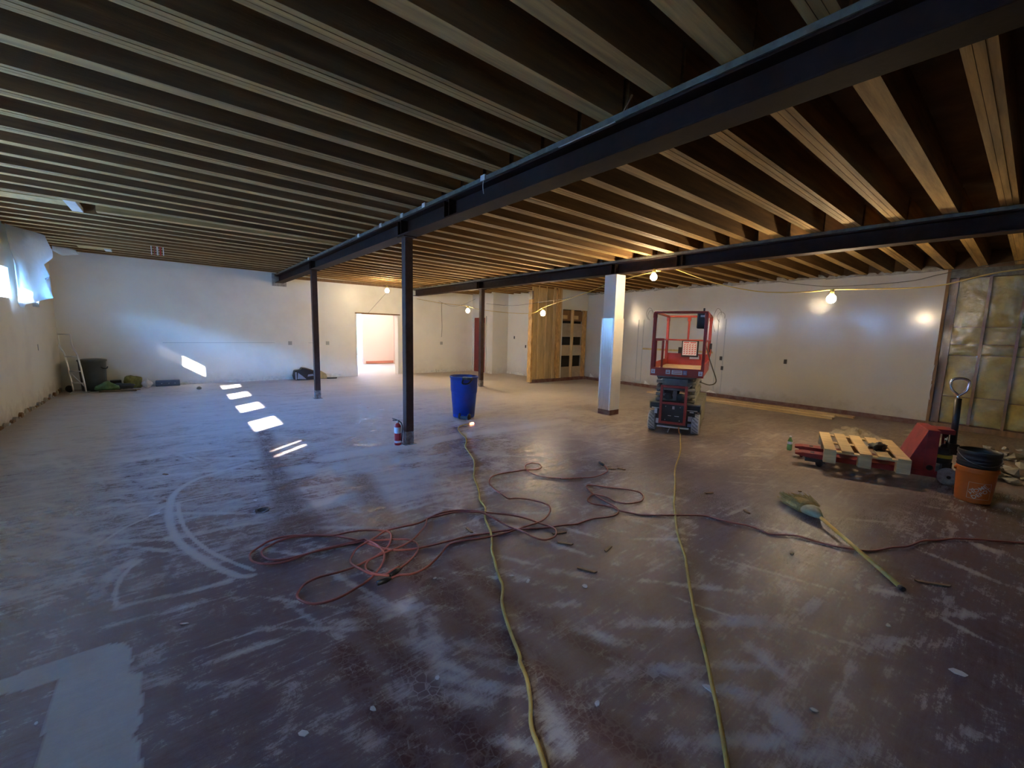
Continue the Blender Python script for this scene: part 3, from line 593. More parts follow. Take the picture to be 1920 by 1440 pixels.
for (x, y) in ((5.0,15.6),(6.9,16.2)):  # fill lamps added to brighten the room beyond, out of view
    l = bpy.data.lights.new('fill_light','POINT'); l.energy = 30; l.color = (1.0,0.90,0.80); l.shadow_soft_size = .12
    o = bpy.data.objects.new('fill_light', l); C.objects.link(o); o.location = (x,y,2.72)
    lt = thing('fill_lamp', 'unseen fill lamp added in the room beyond, %s the doorway' % ('nearest' if x < 6 else 'farther from'), 'lamp', (x,y,2.72), group='added fill lamps beyond the doorway')
    MB().lathe([(.001,.28),(.16,.27),(.17,.22),(.15,.20)],16).build('fill_base', M_WHITE, lt)

MB().box(-60,60,-60,80,-.12,-.03).build('ground', M_GND, label='pale bare ground outside the building', cat='ground', kind='structure')
nb = MB().box(-13.5,-11.5,-22,34,-.03,4.6).build('sky_blocker', mat('blocker_render',(0.66,0.66,0.64),.9,var=.1,nscale=1.5), label='pale block added outside the left windows to cut low sky light', cat='building', kind='structure')  # added block that keeps low-angle sky light off the far wall
MB().box(-13.7,-11.35,-22.2,34.2,4.6,4.75).build('blocker_cap', M_WHITE, nb)
hg = MB().box(0,14,25,26.2,-.03,3.4).build('blocker', mat('blocker_green',(0.10,0.12,0.06),.9,var=.5,nscale=6,bump=1.0,bscale=9), label='added hedge outside the room beyond the doorway', cat='blocker', kind='structure')  # added to dim the sky glare coming through the glazed opening

# ------------------------------------------------------------------ ceiling: deck, doubled joists, steel
SL = 0.0152
def zc(x): return 3.065-SL*x
TH = math.atan(SL)
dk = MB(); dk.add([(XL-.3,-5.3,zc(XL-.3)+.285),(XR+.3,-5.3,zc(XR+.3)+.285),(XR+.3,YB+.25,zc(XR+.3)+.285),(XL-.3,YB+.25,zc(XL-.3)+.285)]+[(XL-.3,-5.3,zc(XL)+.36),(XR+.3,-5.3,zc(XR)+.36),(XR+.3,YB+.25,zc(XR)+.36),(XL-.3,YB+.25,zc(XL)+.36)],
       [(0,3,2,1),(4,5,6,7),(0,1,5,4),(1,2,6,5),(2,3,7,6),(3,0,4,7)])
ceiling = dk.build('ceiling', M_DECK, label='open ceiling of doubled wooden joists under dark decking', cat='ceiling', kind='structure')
def joist_mesh(L, k):
    mb = MB(); dz = (.002, .004, .003)[k % 3]; w1 = .041
    a, b_ = (0, dz) if k % 2 == 0 else (dz, 0)
    mb.box(-L/2,L/2,-.063,-.023,b_,.285); mb.box(-L/2,L/2,-.0215,.020,a,.285); mb.box(-L/2,L/2,.0225,.063,.006 if k % 2 else .0,.285)
    return mb.mesh('joist')
BAYS = [(XL+.01,2.455),(2.50,6.655),(6.76,XR+.02)]
VAR = {}
for b_, (x0, x1) in enumerate(BAYS):
    L = x1-x0
    for k in range(4):
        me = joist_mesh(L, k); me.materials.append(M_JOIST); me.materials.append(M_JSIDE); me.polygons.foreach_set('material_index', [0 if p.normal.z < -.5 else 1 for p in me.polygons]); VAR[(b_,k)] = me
JY = [1.59+.4105*k for k in range(-8, 30)]
for i, y in enumerate(JY):
    if y > YB-.04: continue
    for b_, (x0, x1) in enumerate(BAYS):
        if b_ == 0 and abs(y-(1.59+.4105*16)) < .1:
            continue
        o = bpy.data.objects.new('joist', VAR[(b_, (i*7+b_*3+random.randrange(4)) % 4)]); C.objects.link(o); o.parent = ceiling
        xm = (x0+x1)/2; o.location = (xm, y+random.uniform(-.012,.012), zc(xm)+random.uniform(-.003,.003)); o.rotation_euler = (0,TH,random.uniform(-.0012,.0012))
# the interrupted joist in the left bay, with its patch board and blocking
y = 1.59+.4105*16
MB().box(-.7,2.455,-.063,.063,0,.285).build('joist', M_JOIST, ceiling, loc=(0,y,zc(.9)))
MB().box(XL+.02,-.98,-.16,.16,.02,.06).build('patch_board', M_TAN, ceiling, loc=(0,y,zc(-1.5)))
MB().box(-.97,-.86,-.40,.36,.0,.06).build('blocking', M_WHITEW, ceiling, loc=(0,y,zc(-1)))
MB().box(-1.4,-1.0,-.13,.13,.01,.05).build('patch_board', M_TAN, ceiling, loc=(0,12.5,zc(-1)-.005)); MB().box(-1.0,-.9,-.14,.14,-.02,.03).build('blocking', M_WHITEW, ceiling, loc=(0,12.5,zc(-1)))

for k in range(5): MB().box(-.012,.012,-.004,.004,-.14-.03*random.random(),.02).build('torn_tape', M_STKR if k in (1,3) else M_WHITEW, ceiling, loc=(-.22+k*.045,11.0+k*.03,zc(-.2)-.01), rotz=random.uniform(0,2))
def ibeam(name, xc, zb, label, y0, y1, colys):
    t = thing(name, label, 'steel beam', (xc,0,zb))
    h, fw, tf = zc(xc)-.042-zb, .205, .016
    MB().box(-fw/2,fw/2,y0,y1,0,tf).build('bottom_flange', M_STEEL, t, bevel=.003)
    MB().box(-fw/2,fw/2,y0,y1,h-tf,h).build('top_flange', M_STEEL, t, bevel=.003)
    MB().box(-.006,.006,y0,y1,tf,h-tf).build('web', M_STEEL, t)
    MB().box(-fw/2-.012,fw/2-.01,y0,y1,h,h+.038).build('nailer', M_NAIL, t)
    for cy in colys:
        for dy in (-.05,.05): MB().box(-fw/2+.004,fw/2-.004,cy+dy-.006,cy+dy+.006,tf,h-tf).build('stiffener', M_STEEL, t)
    return t, h
b1, h1 = ibeam('steel_beam', 2.475, 2.785, 'dark brown steel beam over the two bare posts', -5.1, YB+.02, (5.36,9.92,4.15))
b2, h2 = ibeam('steel_beam', 6.73, 2.715, 'dark brown steel beam over the white clad column', -5.1, YB+.02, (5.25,9.85,3.9))
MB().box(-.112,-.10,1.92,2.45,h1-.004,h1+.036).build('peeling_tape', M_WHITEW, b1)
for yy in (3.4,4.6,5.2,5.9,6.8,9.9): MB().box(-.125,-.108,yy,yy+.07,h1+.0,h1+.05).build('paint_clump', M_WHITEW, b1)
MB().tube(spline([(-.12,3.42,h1+.02),(-.122,3.43,h1-.05),(-.119,3.42,h1-.12)],4),.004,5).build('hanging_string', M_WHITEW, b1)
MB().tube([(-.11,1.86,h1+.03),(-.10,1.80,h1+.12)],.006,5).build('bent_nail', M_STUDB, b1)
# plaster pocket where the first beam meets the far wall
MB().box(2.30,2.66,YB-.05,YB,2.70,3.05).build('trim_6', M_GREYP, label='grey plaster pocket around the beam end on the far wall', cat='trim', kind='structure')

def post(x, y, top, label):
    t = thing('steel_post', label, 'post', (x,y,0), group='bare steel posts')
    w_ = .056; MB().box(-w_,w_,-w_,w_,.18,top).build('shaft', M_POST, t, bevel=.008)
    mb = MB(); mb.box(-w_-.001,w_+.001,-w_-.001,w_+.001,.006,.18)
    mb.build('scraped_foot', M_STEELW, t, bevel=.008)
    MB().box(-.085,.085,-.085,.085,0,.008).build('base_plate', M_STEELW, t)
    MB().box(-.09,.09,-.10,.10,top,top+.012).build('cap_plate', M_STEEL, t)
    return t
post(2.485,5.36,2.785-.012,'dark brown steel post with a fire extinguisher at its foot')
post(2.445,9.92,2.785-.012,'dark brown steel post with a black bag behind its foot')
post(6.785,9.85,2.715-.012,'dark brown steel post behind the blue bin')

wc = thing('clad_column', 'square column clad in white and stainless steel panels', 'column', (6.71,5.25,0))
MB().box(-.135,.135,-.14,.14,1.87,2.70).build('upper_cladding', M_PALEW, wc, bevel=.004)
MB().box(-.145,.145,-.15,.15,.10,1.88).build('lower_cladding', M_PALEW, wc, bevel=.004)
MB().box(-.149,-.145,-.145,.145,.10,1.88).build('steel_face', M_SS, wc)
for y0, y1 in ((-.152,-.118),(.118,.152)): MB().box(-.153,-.149,y0,y1,.10,1.88).build('corner_guard', M_ALU, wc)
MB().box(-.14,.14,-.145,.145,0,.10).build('base_block', M_BASE, wc)

# ------------------------------------------------------------------ string lights
def bulb(p, label):
    t = thing('work_bulb', label, 'bulb', p, group='string work lights')
    MB().lathe([(.001,-.062),(.03,-.056),(.052,-.03),(.058,0),(.05,.03),(.03,.052),(.022,.066)],16).build('globe', mat('bulb_glow',(1,1,1),.5,emit=(1.0,0.80,0.50),estr=34.0), t)
    MB().lathe([(.024,.066),(.026,.07),(.026,.12),(.012,.135)],12).build('socket', M_CABLE, t)
    l = bpy.data.lights.new('bulb_light','POINT'); l.energy = BULB_W; l.color = BULB_COL; l.shadow_soft_size = .06
    o = bpy.data.objects.new('bulb_light', l); C.objects.link(o); o.parent = t
    t.children[0].visible_shadow = True
    return t
BUL = [((7.22,1.90,2.15),'glowing work bulb nearest the insulation wall'),((6.60,4.34,2.585),'glowing work bulb hanging beside the white clad column'),((6.83,7.39,2.02),'glowing work bulb hanging before the plank partition'),((6.86,10.69,2.15),'glowing work bulb left of the post behind the blue bin'),((4.98,12.12,2.67),'glowing work bulb above the open doorway')]
for p, lb in BUL: bulb(p, lb)
def cable(pts, r, m, name, label, cat='cable', sub=5):
    MB().tube(spline(pts,sub), r, 6).build(name, m, label=label, cat=cat)
cable([(6.75,13.8,2.62),(6.85,12.2,2.42),(6.86,10.72,2.285),(6.86,10.2,2.19),(6.92,9.15,2.085),(6.92,7.95,2.03),(6.83,7.40,2.15),(6.87,7.0,2.25),(6.9,6.15,2.43),(6.92,5.65,2.56),(6.93,5.1,2.66),(6.80,4.5,2.700),(6.74,4.3,2.700)],.008,M_CABLE,'light_cable','yellow string-light cable sagging past the plank partition')
cable([(6.74,4.3,2.700),(6.66,4.34,2.705),(6.60,4.34,2.70)],.007,M_CABLE,'light_cable','short yellow cable tail above the bulb by the clad column')
cable([(6.84,4.06,2.71),(6.95,3.43,2.45),(7.0,2.77,2.28),(7.1,2.2,2.25),(7.22,1.9,2.275),(7.25,1.6,2.265),(7.25,1.08,2.25),(7.2,.77,2.27),(7.1,.2,2.38),(7.2,-.9,2.34)],.008,M_CABLE,'light_cable','yellow string-light cable crossing the right wall')
cable([(6.9,9.8,2.33),(6.95,8.7,2.245),(6.95,7.7,2.29),(6.95,6.8,2.345),(6.93,6.1,2.44),(6.88,5.5,2.62),(6.90,5.3,2.69)],.005,M_CABLED,'light_cable','thin dark cable running above the yellow string lights')
cable([(10.5,4.4,2.92),(10.5,3.76,2.81),(10.5,3.25,2.71),(10.5,2.69,2.64),(10.5,1.66,2.66),(10.5,1.19,2.76),(10.5,.42,2.885),(10.5,-.4,2.9)],.006,M_CABLED,'light_cable','thin dark cable hanging high along the right wall')
cable([(4.98,12.12,2.80),(5.05,12.3,2.86),(5.2,12.6,2.95)],.006,M_CABLE,'light_cable','short cable holding the bulb above the doorway')
cable([(4.98,12.2,2.60),(5.0,13.0,2.33),(5.02,13.80,2.05)],.003,M_CABLED,'light_cable','thin wire slanting from the bulb to the doorway')
cable([(7.6,13.80,2.60),(8.1,13.78,2.45),(8.6,13.76,2.52),(9.0,13.5,2.75)],.004,M_CABLED,'light_cable','dark wire looping high on the far wall')
MB().tube(spline([(7.75,13.84,2.55),(7.75,13.835,2.1),(7.77,13.835,1.7),(7.75,13.84,1.3)],4),.006,5).build('conduit_wire', M_CABLED, wall_back)
for x in (2.70,3.75,7.75): MB().box(x-.05,x+.05,YB-.008,YB,1.02,1.13).build('outlet_plate', M_BRZ, wall_back)
MB().box(-.2,2.3,YB-.006,YB,1.08,1.088).build('scored_line', M_BRZ, wall_back); MB().box(3.2,3.5,YB-.006,YB,1.08,1.088).build('scored_line', M_BRZ, wall_back)
for (y, z) in ((12.1,1.35),(11.0,2.08),(11.45,1.05)): MB().box(9.792,9.80,y-.03,y+.03,z-.05,z+.05).build('outlet_hole', M_BLACK, wall_alcove)
MB().box(XL,XL+.008,12.0,12.03,1.0,1.12).build('wall_scar', M_BRZ, wall_left)

# ------------------------------------------------------------------ torn plastic at the far window
def sheet(pts, name, label, th=.003):
    bm = bmesh.new(); vs = [bm.verts.new(p) for p in pts]; f = bm.faces.new(vs)
    bmesh.ops.triangulate(bm, faces=[f]); bmesh.ops.subdivide_edges(bm, edges=bm.edges, cuts=3, use_grid_fill=True)
    c = sum((Vector(p) for p in pts), Vector())/len(pts)
    for v in bm.verts:
        k = math.sin(v.co.y*7+v.co.z*4)*.025+math.sin(v.co.z*13+v.co.y*3)*.012
        v.co.x += k
    me = bpy.data.meshes.new(name); bm.to_mesh(me); bm.free(); me.materials.append(M_POLY)
    me.polygons.foreach_set('use_smooth', [True]*len(me.polygons))
    o = bpy.data.objects.new(name, me); C.objects.link(o); s = o.modifiers.new('solid','SOLIDIFY'); s.thickness = th
    return tag(o, label, 'plastic sheet')
sheet([(-1.96,10.45,3.088),(-1.844,10.836,3.088),(-1.652,11.347,3.086),(-1.625,11.42,2.856),(-1.633,11.399,2.712),(-1.711,11.192,2.559),(-1.68,11.273,2.366),(-1.71,11.193,2.319),(-1.645,11.368,1.986),(-1.786,10.991,1.915),(-1.895,10.701,1.844),(-1.902,10.681,1.782),(-1.925,10.619,1.796),(-1.94,10.579,1.881),(-1.941,10.578,2.436)], 'plastic_sheet', 'torn translucent plastic hanging over the far left window')
sheet([(-1.8,12.656,2.98),(-1.803,12.654,3.07),(-1.588,12.773,3.07),(-1.506,12.819,3.05),(-1.464,12.842,2.96),(-1.676,12.724,2.901)], 'plastic_sheet', 'loose plastic flap tucked under the joists in the far corner')

# ------------------------------------------------------------------ scissor lift
lift = thing('scissor_lift', 'red and grey electric scissor lift with folded arms', 'scissor lift', (6.254,3.59,0), R(-66))
def wheel(parent, x, y, r, w_):
    t = MB(); mt = Matrix.Translation((x,y,r))@Matrix.Rotation(R(90),4,'Y')
    t.lathe([(r*.62,-w_/2),(r*.94,-w_/2),(r,-w_*.38),(r,w_*.38),(r*.94,w_/2),(r*.62,w_/2)],28,mtx=mt)
    o = t.build('wheel', M_GREYT, parent)
    g = MB()
    for k in range(18):
        a = 2*math.pi*k/18
        for s in (-1,1):
            p0 = mt@Vector((math.cos(a)*(r+.001),math.sin(a)*(r+.001),0)); p1 = mt@Vector((math.cos(a+.22*s)*(r+.001),math.sin(a+.22*s)*(r+.001),w_*.36*s))
            g.bar(p0,p1,.006,.004,(0,math.sin(a),math.cos(a)))
    g.build('tread', M_NAVY, o)
    h = MB(); h.lathe([(.001,-w_*.3),(r*.3,-w_*.34),(r*.62,-w_*.42),(r*.62,w_*.42),(r*.3,w_*.34),(.001,w_*.3)],20,mtx=mt); h.build('hub', M_OLIVE, o)
for x in (-.335,.335):
    wheel(lift, x, .16, .165, .115); wheel(lift, x, 1.55, .165, .115)
MB().box(-.27,.27,.06,1.7,.10,.40).build('chassis', M_NAVY, lift, bevel=.01)
MB().box(-.38,-.15,.02,1.72,.485,.50).box(-.38,-.37,.02,1.72,.40,.485).build('side_tray', M_OLIVE, lift)
MB().box(.15,.40,.02,1.72,.485,.50).box(.39,.40,.30,1.40,.12,.485).box(.39,.40,.02,.30,.40,.485).box(.39,.40,1.40,1.72,.35,.485).build('side_tray', M_OLIVE, lift)
for x0, x1 in ((-.37,-.16),(.17,.385)):
    MB().box(x0,x1,.03,.40,.385,.478).build('tray_drawer', M_NAVY, lift)
    MB().tube([(x0+.03,.015,.40),(x1-.03,.015,.40)],.008,6).build('drawer_handle', M_ALU, lift)
MB().box(-.22,.20,.0,.06,.12,.50).build('front_panel', M_NAVY, lift, bevel=.006)
for k,(x,z) in enumerate(((-.12,.44),(.10,.44),(-.12,.22),(.10,.22))): MB().lathe([(.001,0),(.009,.001),(.009,.006),(.001,.008)],8,mtx=Matrix.Translation((x,-.001,z))@Matrix.Rotation(R(90),4,'X')).build('bolt', M_ALU, lift)
MB().box(-.02,.015,-.004,0,.40,.45).build('panel_label', M_STK, lift); MB().box(-.08,-.03,-.003,0,.285,.295).build('panel_label', M_STK, lift); MB().box(.02,.09,-.003,0,.285,.295).build('panel_label', M_STK, lift)
for x0,x1,z0,z1,m_ in ((-.30,-.255,.30,.42,M_STK),(-.27,-.20,.14,.22,M_STK),(.22,.285,.22,.30,M_STK),(.22,.31,.13,.18,M_STKB),(.24,.30,.36,.375,M_STK)): MB().box(x0,x1,.045,.055,z0,z1).build('sticker', m_, lift)
MB().box(-.245,.245,.02,.06,.085,.11).build('tow_bar', M_ALU, lift, bevel=.004)
MB().box(-.29,-.22,.055,.07,.12,.44).build('bumper_plate', M_NAVY, lift); MB().box(.20,.32,.055,.07,.12,.44).build('bumper_plate', M_NAVY, lift)
# ladder at the front
ld = MB(); ld.box(-.215,-.175,-.05,-.01,.16,.79).box(.155,.195,-.05,-.01,.16,.79); ld.build('ladder_rail', M_ORG, lift, bevel=.005)
for z in (.18,.50,.77): MB().box(-.175,.155,-.05,-.01,z-.02,z+.02).build('ladder_rung', M_ORG, lift, bevel=.004)
# folded scissor stack
for i, z in enumerate((.56,.665,.77,.875)):
    for s, x in ((1,.27),(-1,-.27),(1,.19),(-1,-.19)):
        dz = .035*(1 if (i+(abs(x) > .2)) % 2 else -1)
        MB().bar((x,.10,z-dz),(x,1.60,z+dz),.045,.085).build('scissor_arm', M_OLIVE if x > 0.2 else M_GREYM, lift, bevel=.006)
for i, z in enumerate((.54,.62,.72,.83,.92)):
    MB().tube([(-.30,.10,z),(.30,.10,z)],.026,10).build('pivot_shaft', M_GREYM, lift)
    MB().tube([(-.30,1.58,z),(.30,1.58,z)],.026,10).build('pivot_shaft', M_GREYM, lift)
MB().box(-.18,.18,.07,.16,.77,.89).build('cross_plate', M_GREYM, lift, bevel=.008)
MB().tube([(0,.2,.56),(0,.9,.80)],.035,12).build('lift_cylinder', M_NAVY, lift)
for x in (-.10,.09): MB().lathe([(.001,0),(.055,.0),(.06,.02),(.055,.08),(.001,.08)],16,mtx=Matrix.Translation((x,.10,.60))@Matrix.Rotation(R(90),4,'X')).build('pump_motor', M_NAVY, lift)
MB().box(-.03,.03,.05,.08,.55,.70).build('valve_block', M_GREYM, lift)
# platform
MB().box(-.37,.37,.02,1.68,.985,1.02).build('platform_deck', mat('deck_ply',(0.52,0.40,0.24),.7,var=.3,nscale=6), lift)
MB().box(-.40,.40,.0,.03,.93,1.065).build('platform_front', M_ORG, lift, bevel=.004)
for x0,x1,m_ in ((-.385,-.325,M_STK),(-.16,-.09,M_STK),(-.07,.09,M_STK),(.10,.16,M_STKB),(.325,.385,M_STK)):
    st = MB().box(x0,x1,-.004,0,.965,1.035).build('sticker', m_, lift)
    MB().box(x0+.015,x1-.015,-.006,-.004,.985,.995).box(x0+.02,x1-.02,-.006,-.004,1.01,1.018).build('sticker_print', M_STKR if m_ is M_STK else M_STK, st)
MB().box(-.40,-.375,.03,1.70,.95,1.13).build('toe_board', M_ORG, lift); MB().box(.375,.40,.03,1.70,.95,1.13).build('toe_board', M_ORG, lift); MB().box(-.375,.375,1.68,1.70,.95,1.24).build('toe_board', M_ORG, lift)
MB().box(.05,.22,1.674,1.68,1.14,1.21).build('sticker', M_STK, lift)
def rail(a, b_, w_=.038, nm='guard_rail'): MB().bar(a, b_, w_, w_).build(nm, M_ORG, lift, bevel=.008)
for x in (-.38,.38):
    for y in (.03,1.66): rail((x,y,1.02),(x,y,1.95),.05,'guard_post')
    rail((x,.03,1.95),(x,1.66,1.95)); rail((x,.05,1.50),(x,1.64,1.50),.03)
rail((-.38,.03,1.95),(.38,.03,1.95)); rail((-.38,1.66,1.95),(.38,1.66,1.95)); rail((-.36,1.66,1.50),(.36,1.66,1.50),.03); rail((0,1.66,1.50),(0,1.66,1.95),.036,'guard_post')
for (x,y) in ((-.38,.03),(.38,.03),(-.38,1.66),(.38,1.66),(0,1.66)): MB().box(x-.03,x+.03,y-.03,y+.03,1.86,1.93).build('rail_clamp', M_ORG, lift, bevel=.006)
rail((-.36,.05,1.52),(-.22,.05,1.52),.032); rail((-.345,.05,1.04),(-.345,.05,1.50),.034,'gate_post'); rail((-.235,.05,1.04),(-.235,.05,1.50),.034,'gate_post')
MB().box(-.10,.20,1.62,1.645,1.18,1.49).build('sign_board', M_BLACK, lift, bevel=.004)
sg = MB().box(-.08,.17,1.612,1.62,1.21,1.475).build('warning_placard', mat('placard',(0.66,0.58,0.58),.5), lift)
p = MB().box(-.065,.03,1.609,1.612,1.445,1.463).box(.05,.155,1.609,1.612,1.445,1.463)
for a in range(5):
    for b_ in range(5): p.bar((-.06+a*.048,1.610,1.235+b_*.041),(-.035+a*.048,1.610,1.255+b_*.041),.014,.004,(0,1,0))
p.build('placard_print', M_STKR, sg)
MB().box(-.16,-.10,1.62,1.66,1.24,1.36).build('document_box', M_BLACK, lift, bevel=.006)
cb = MB().box(.24,.40,.06,.26,1.70,1.97).build('control_box', M_BLACK, lift, bevel=.02)
MB().box(.29,.36,.052,.06,1.88,1.91).build('control_label', M_STK, cb); MB().tube([(.33,.14,1.96),(.33,.14,2.02)],.014,8).build('joystick', M_BLACK, cb)
MB().tube(spline([(.36,.10,1.74),(.38,.12,1.50),(.42,.5,1.30),(.43,1.2,1.15),(.47,1.5,1.0),(.55,1.55,.75),(.45,1.3,.70),(.29,1.15,.76)],6),.010,7).build('control_hose', M_CABLED, lift)
MB().tube(spline([(.40,1.55,1.25),(.42,1.50,1.33),(.42,1.42,1.33),(.42,1.40,1.25),(.41,1.48,1.2)],5),.009,6).build('hose_loop', M_ORG, lift)
MB().box(.385,.43,1.60,1.64,1.28,1.45).build('clip_block', M_BLACK, lift)
MB().tube(spline([(-.03,.03,.10),(-.05,.0,.06),(-.06,-.03,.02)],4),.008,6).build('rag_strip', M_SCRAP, lift)

# ------------------------------------------------------------------ pallet on a pallet jack
PR = R(18.1); PO = Vector((6.34,.76,0))
jack = thing('pallet_jack', 'red pallet jack with a black handle and chrome grip', 'pallet jack', PO, PR)
for x0 in (.10,.46):
    fk = MB(); fk.prism([(-.25,.095),(-.25,.165),(.98,.165),(1.06,.150),(1.06,.130),(.92,.105)], x0, x0+.16, 'x'); f = fk.build('fork', M_JACK, jack, bevel=.005)
    MB().box(x0+.04,x0+.12,.86,.90,.164,.168).build('fork_slot', M_BLACK, f)
    MB().box(x0+.045,x0+.115,.74,.95,.05,.10).build('roller_fork', M_NAVY, jack)
    MB().lathe([(.001,-.035),(.025,-.035),(.038,-.030),(.038,.030),(.025,.035),(.001,.035)],16,mtx=Matrix.Translation((x0+.08,.80,.038))@Matrix.Rotation(R(90),4,'Y')).build('roller', M_RUB, jack)
    MB().lathe([(.001,-.03),(.014,-.03),(.02,-.02),(.02,.02),(.014,.03),(.001,.03)],12,mtx=Matrix.Translation((x0+.08,.99,.105))@Matrix.Rotation(R(90),4,'Y')).build('tip_roller', M_JACK, jack)
MB().prism([(.03,.165),(-.13,.165),(-.13,.61)], .10, .62, 'x').build('slope_plate', M_JACK, jack, bevel=.004)
mp = MB(); mp.box(.10,.62,-.23,-.13,.12,.62); mp.build('mast_plate', M_JACK, jack, bevel=.006)
MB().box(.24,.48,-.38,-.23,.57,.62).build('top_bracket', M_JACK, jack, bevel=.004)
MB().lathe([(.03,0),(.03,.005),(.018,.007),(.018,0)],14,mtx=Matrix.Translation((.098,-.18,.20))@Matrix.Rotation(R(-90),4,'Y')).build('axle_hole', M_BLACK, jack)
MB().lathe([(.001,.22),(.075,.22),(.08,.26),(.08,.38),(.05,.40),(.001,.40)],18,ctr=(.36,-.33,0)).build('pump_body', M_NAVY, jack)
MB().tube([(.36,-.33,.39),(.36,-.33,.58)],.028,12).build('pump_piston', M_CHROME, jack)
MB().lathe([(.081,.285),(.083,.29),(.083,.32),(.081,.325)],18,ctr=(.36,-.33,0)).build('yellow_band', mat('yellow_band',(0.55,0.40,0.03),.5), jack)
MB().box(.28,.44,-.44,-.36,.34,.46).build('pump_lever', M_BLACK, jack, bevel=.01)
for x in (.24,.43):
    w_ = MB(); mt = Matrix.Translation((x,-.37,.095))@Matrix.Rotation(R(90),4,'Y')
    w_.lathe([(.055,-.028),(.088,-.028),(.095,-.02),(.095,.02),(.088,.028),(.055,.028)],24,mtx=mt); wo = w_.build('steer_wheel', M_GREYT, jack)
    MB().lathe([(.001,-.024),(.03,-.028),(.056,-.02),(.056,.02),(.03,.028),(.001,.024)],18,mtx=mt).build('hub', M_JACK, wo)
MB().tube([(.20,-.37,.095),(.50,-.37,.095)],.018,8).box(.32,.40,-.41,-.33,.08,.24).build('steer_yoke', M_NAVY, jack)
hb, ht = Vector((.36,-.40,.43)), Vector((.36,-.385,.97))
MB().tube([hb,ht],.030,12).build('handle_shaft', M_BLACK, jack)
hd = (ht-hb).normalized()
LX = Vector((.0,1,0)); lp = [ht, ht+hd*.03+LX*.0, ht+hd*.09+LX*.055, ht+hd*.17+LX*.072, ht+hd*.21+LX*.055, ht+hd*.225, ht+hd*.21-LX*.055, ht+hd*.17-LX*.072, ht+hd*.09-LX*.055, ht+hd*.03, ht]
MB().tube(spline(lp,5),.014,10).build('handle_grip', M_CHROME, jack)
pal = thing('wooden_pallet', 'pale new wooden pallet lifted on the red jack', 'pallet', PO+Vector((0,0,0)), PR)
PT = .285; pal.location = Matrix.Translation(PO)@Matrix.Rotation(PR,4,'Z')@Vector((-.065,0,0))
for k in range(5):
    y0 = k*(.78-.115)/4; MB().box(0,1.12,y0,y0+.115,PT-.02,PT).build('deck_board', M_PINEX, pal, bevel=.002)
for x0 in (0,.505,1.02):
    MB().box(x0,x0+.10,0,.78,PT-.038,PT-.021).build('stringer_board', M_PINEX, pal)
    for y0 in (0,.335,.66):
        MB().box(x0,x0+.10,y0,y0+.12,.12 if x0 in (0,1.02) else .168,PT-.039).build('block', M_PINEX, pal)
g = MB(); vs = []
gl = MB(); bm = bmesh.new(); bmesh.ops.create_icosphere(bm, subdivisions=3, radius=.09)
for v in bm.verts:
    n = v.co.normalized(); k = 1+.25*math.sin(n.x*7+n.y*5)+.2*math.sin(n.y*9+1); v.co = Vector((n.x*.10*k, n.y*.075*k, max(-.035, n.z*.04*k)))
me = bpy.data.meshes.new('work_glove'); bm.to_mesh(me); bm.free(); me.materials.append(M_BLACK); me.polygons.foreach_set('use_smooth',[True]*len(me.polygons))
go = bpy.data.objects.new('work_glove', me); C.objects.link(go); go.location = Matrix.Translation(PO)@Matrix.Rotation(PR,4,'Z')@Vector((.30,.24,PT+.036))
tag(go, 'crumpled black work glove lying on the pallet', 'glove')

bot = thing('plastic_bottle', 'small green water bottle standing by the fork tips', 'bottle', (6.80,2.08,0))
MB().lathe([(.001,0),(.028,0),(.032,.01),(.032,.06),(.029,.075),(.032,.09),(.032,.13),(.018,.165),(.013,.175),(.013,.19)],16).build('bottle_body', mat('green_bottle',(0.20,0.42,0.16),.2), bot)
MB().lathe([(.0325,.09),(.033,.092),(.033,.125),(.0325,.127)],16).build('bottle_label', M_STK, bot); MB().lathe([(.001,.206),(.015,.205),(.015,.188),(.001,.187)],12).build('bottle_cap', M_STK, bot)

# ------------------------------------------------------------------ orange bucket with a black one nested in it
BK = thing('orange_bucket', 'orange printed five gallon bucket with white square logo', 'bucket', (6.27,.26,0))
def bprof(h): return .130+.020*h/.36
bo = MB(); bo.lathe([(.001,.004),(.126,.0),(.130,.01)]+[(bprof(z),z) for z in (.05,.15,.25,.30)]+[(.149,.305),(.151,.31),(.149,.318),(.151,.325),(.149,.335),(.151,.345),(.148,.355),(.142,.355),(.122,.02),(.001,.02)],40); bo.build('bucket_body', M_BKT, BK)
for s in (-1,1): MB().lathe([(.001,0),(.018,0),(.018,.012),(.001,.014)],12,mtx=Matrix.Rotation(R(20),4,'Z')@Matrix.Translation((0,s*.150,.32))@Matrix.Rotation(R(-90*s),4,'X')).build('bail_ear', M_BKT, BK)
face = math.atan2(-.26,-6.27)+R(18)
def wrap(u, v, off=.0022):
    r_ = bprof(v)+off; a = face+u/r_; return (r_*math.cos(a), r_*math.sin(a), v)
def text_faces(body, size, ang, cu, cv):
    cr = bpy.data.curves.new('tmp','FONT'); cr.body = body; cr.size = size; cr.align_x = 'CENTER'; cr.align_y = 'CENTER'; cr.offset = .0008; cr.resolution_u = 2
    to = bpy.data.objects.new('tmp', cr); C.objects.link(to); bpy.context.view_layer.update()
    me = bpy.data.meshes.new_from_object(to.evaluated_get(bpy.context.evaluated_depsgraph_get()))
    vs = [(v.co.x, v.co.y) for v in me.vertices]; fs = [tuple(p.vertices) for p in me.polygons]
    bpy.data.objects.remove(to); bpy.data.curves.remove(cr); bpy.data.meshes.remove(me)
    c, s = math.cos(ang), math.sin(ang)
    return [wrap(cu+x*c-y*s, cv+x*s+y*c) for x, y in vs], fs
lg = MB(); A_ = R(40)
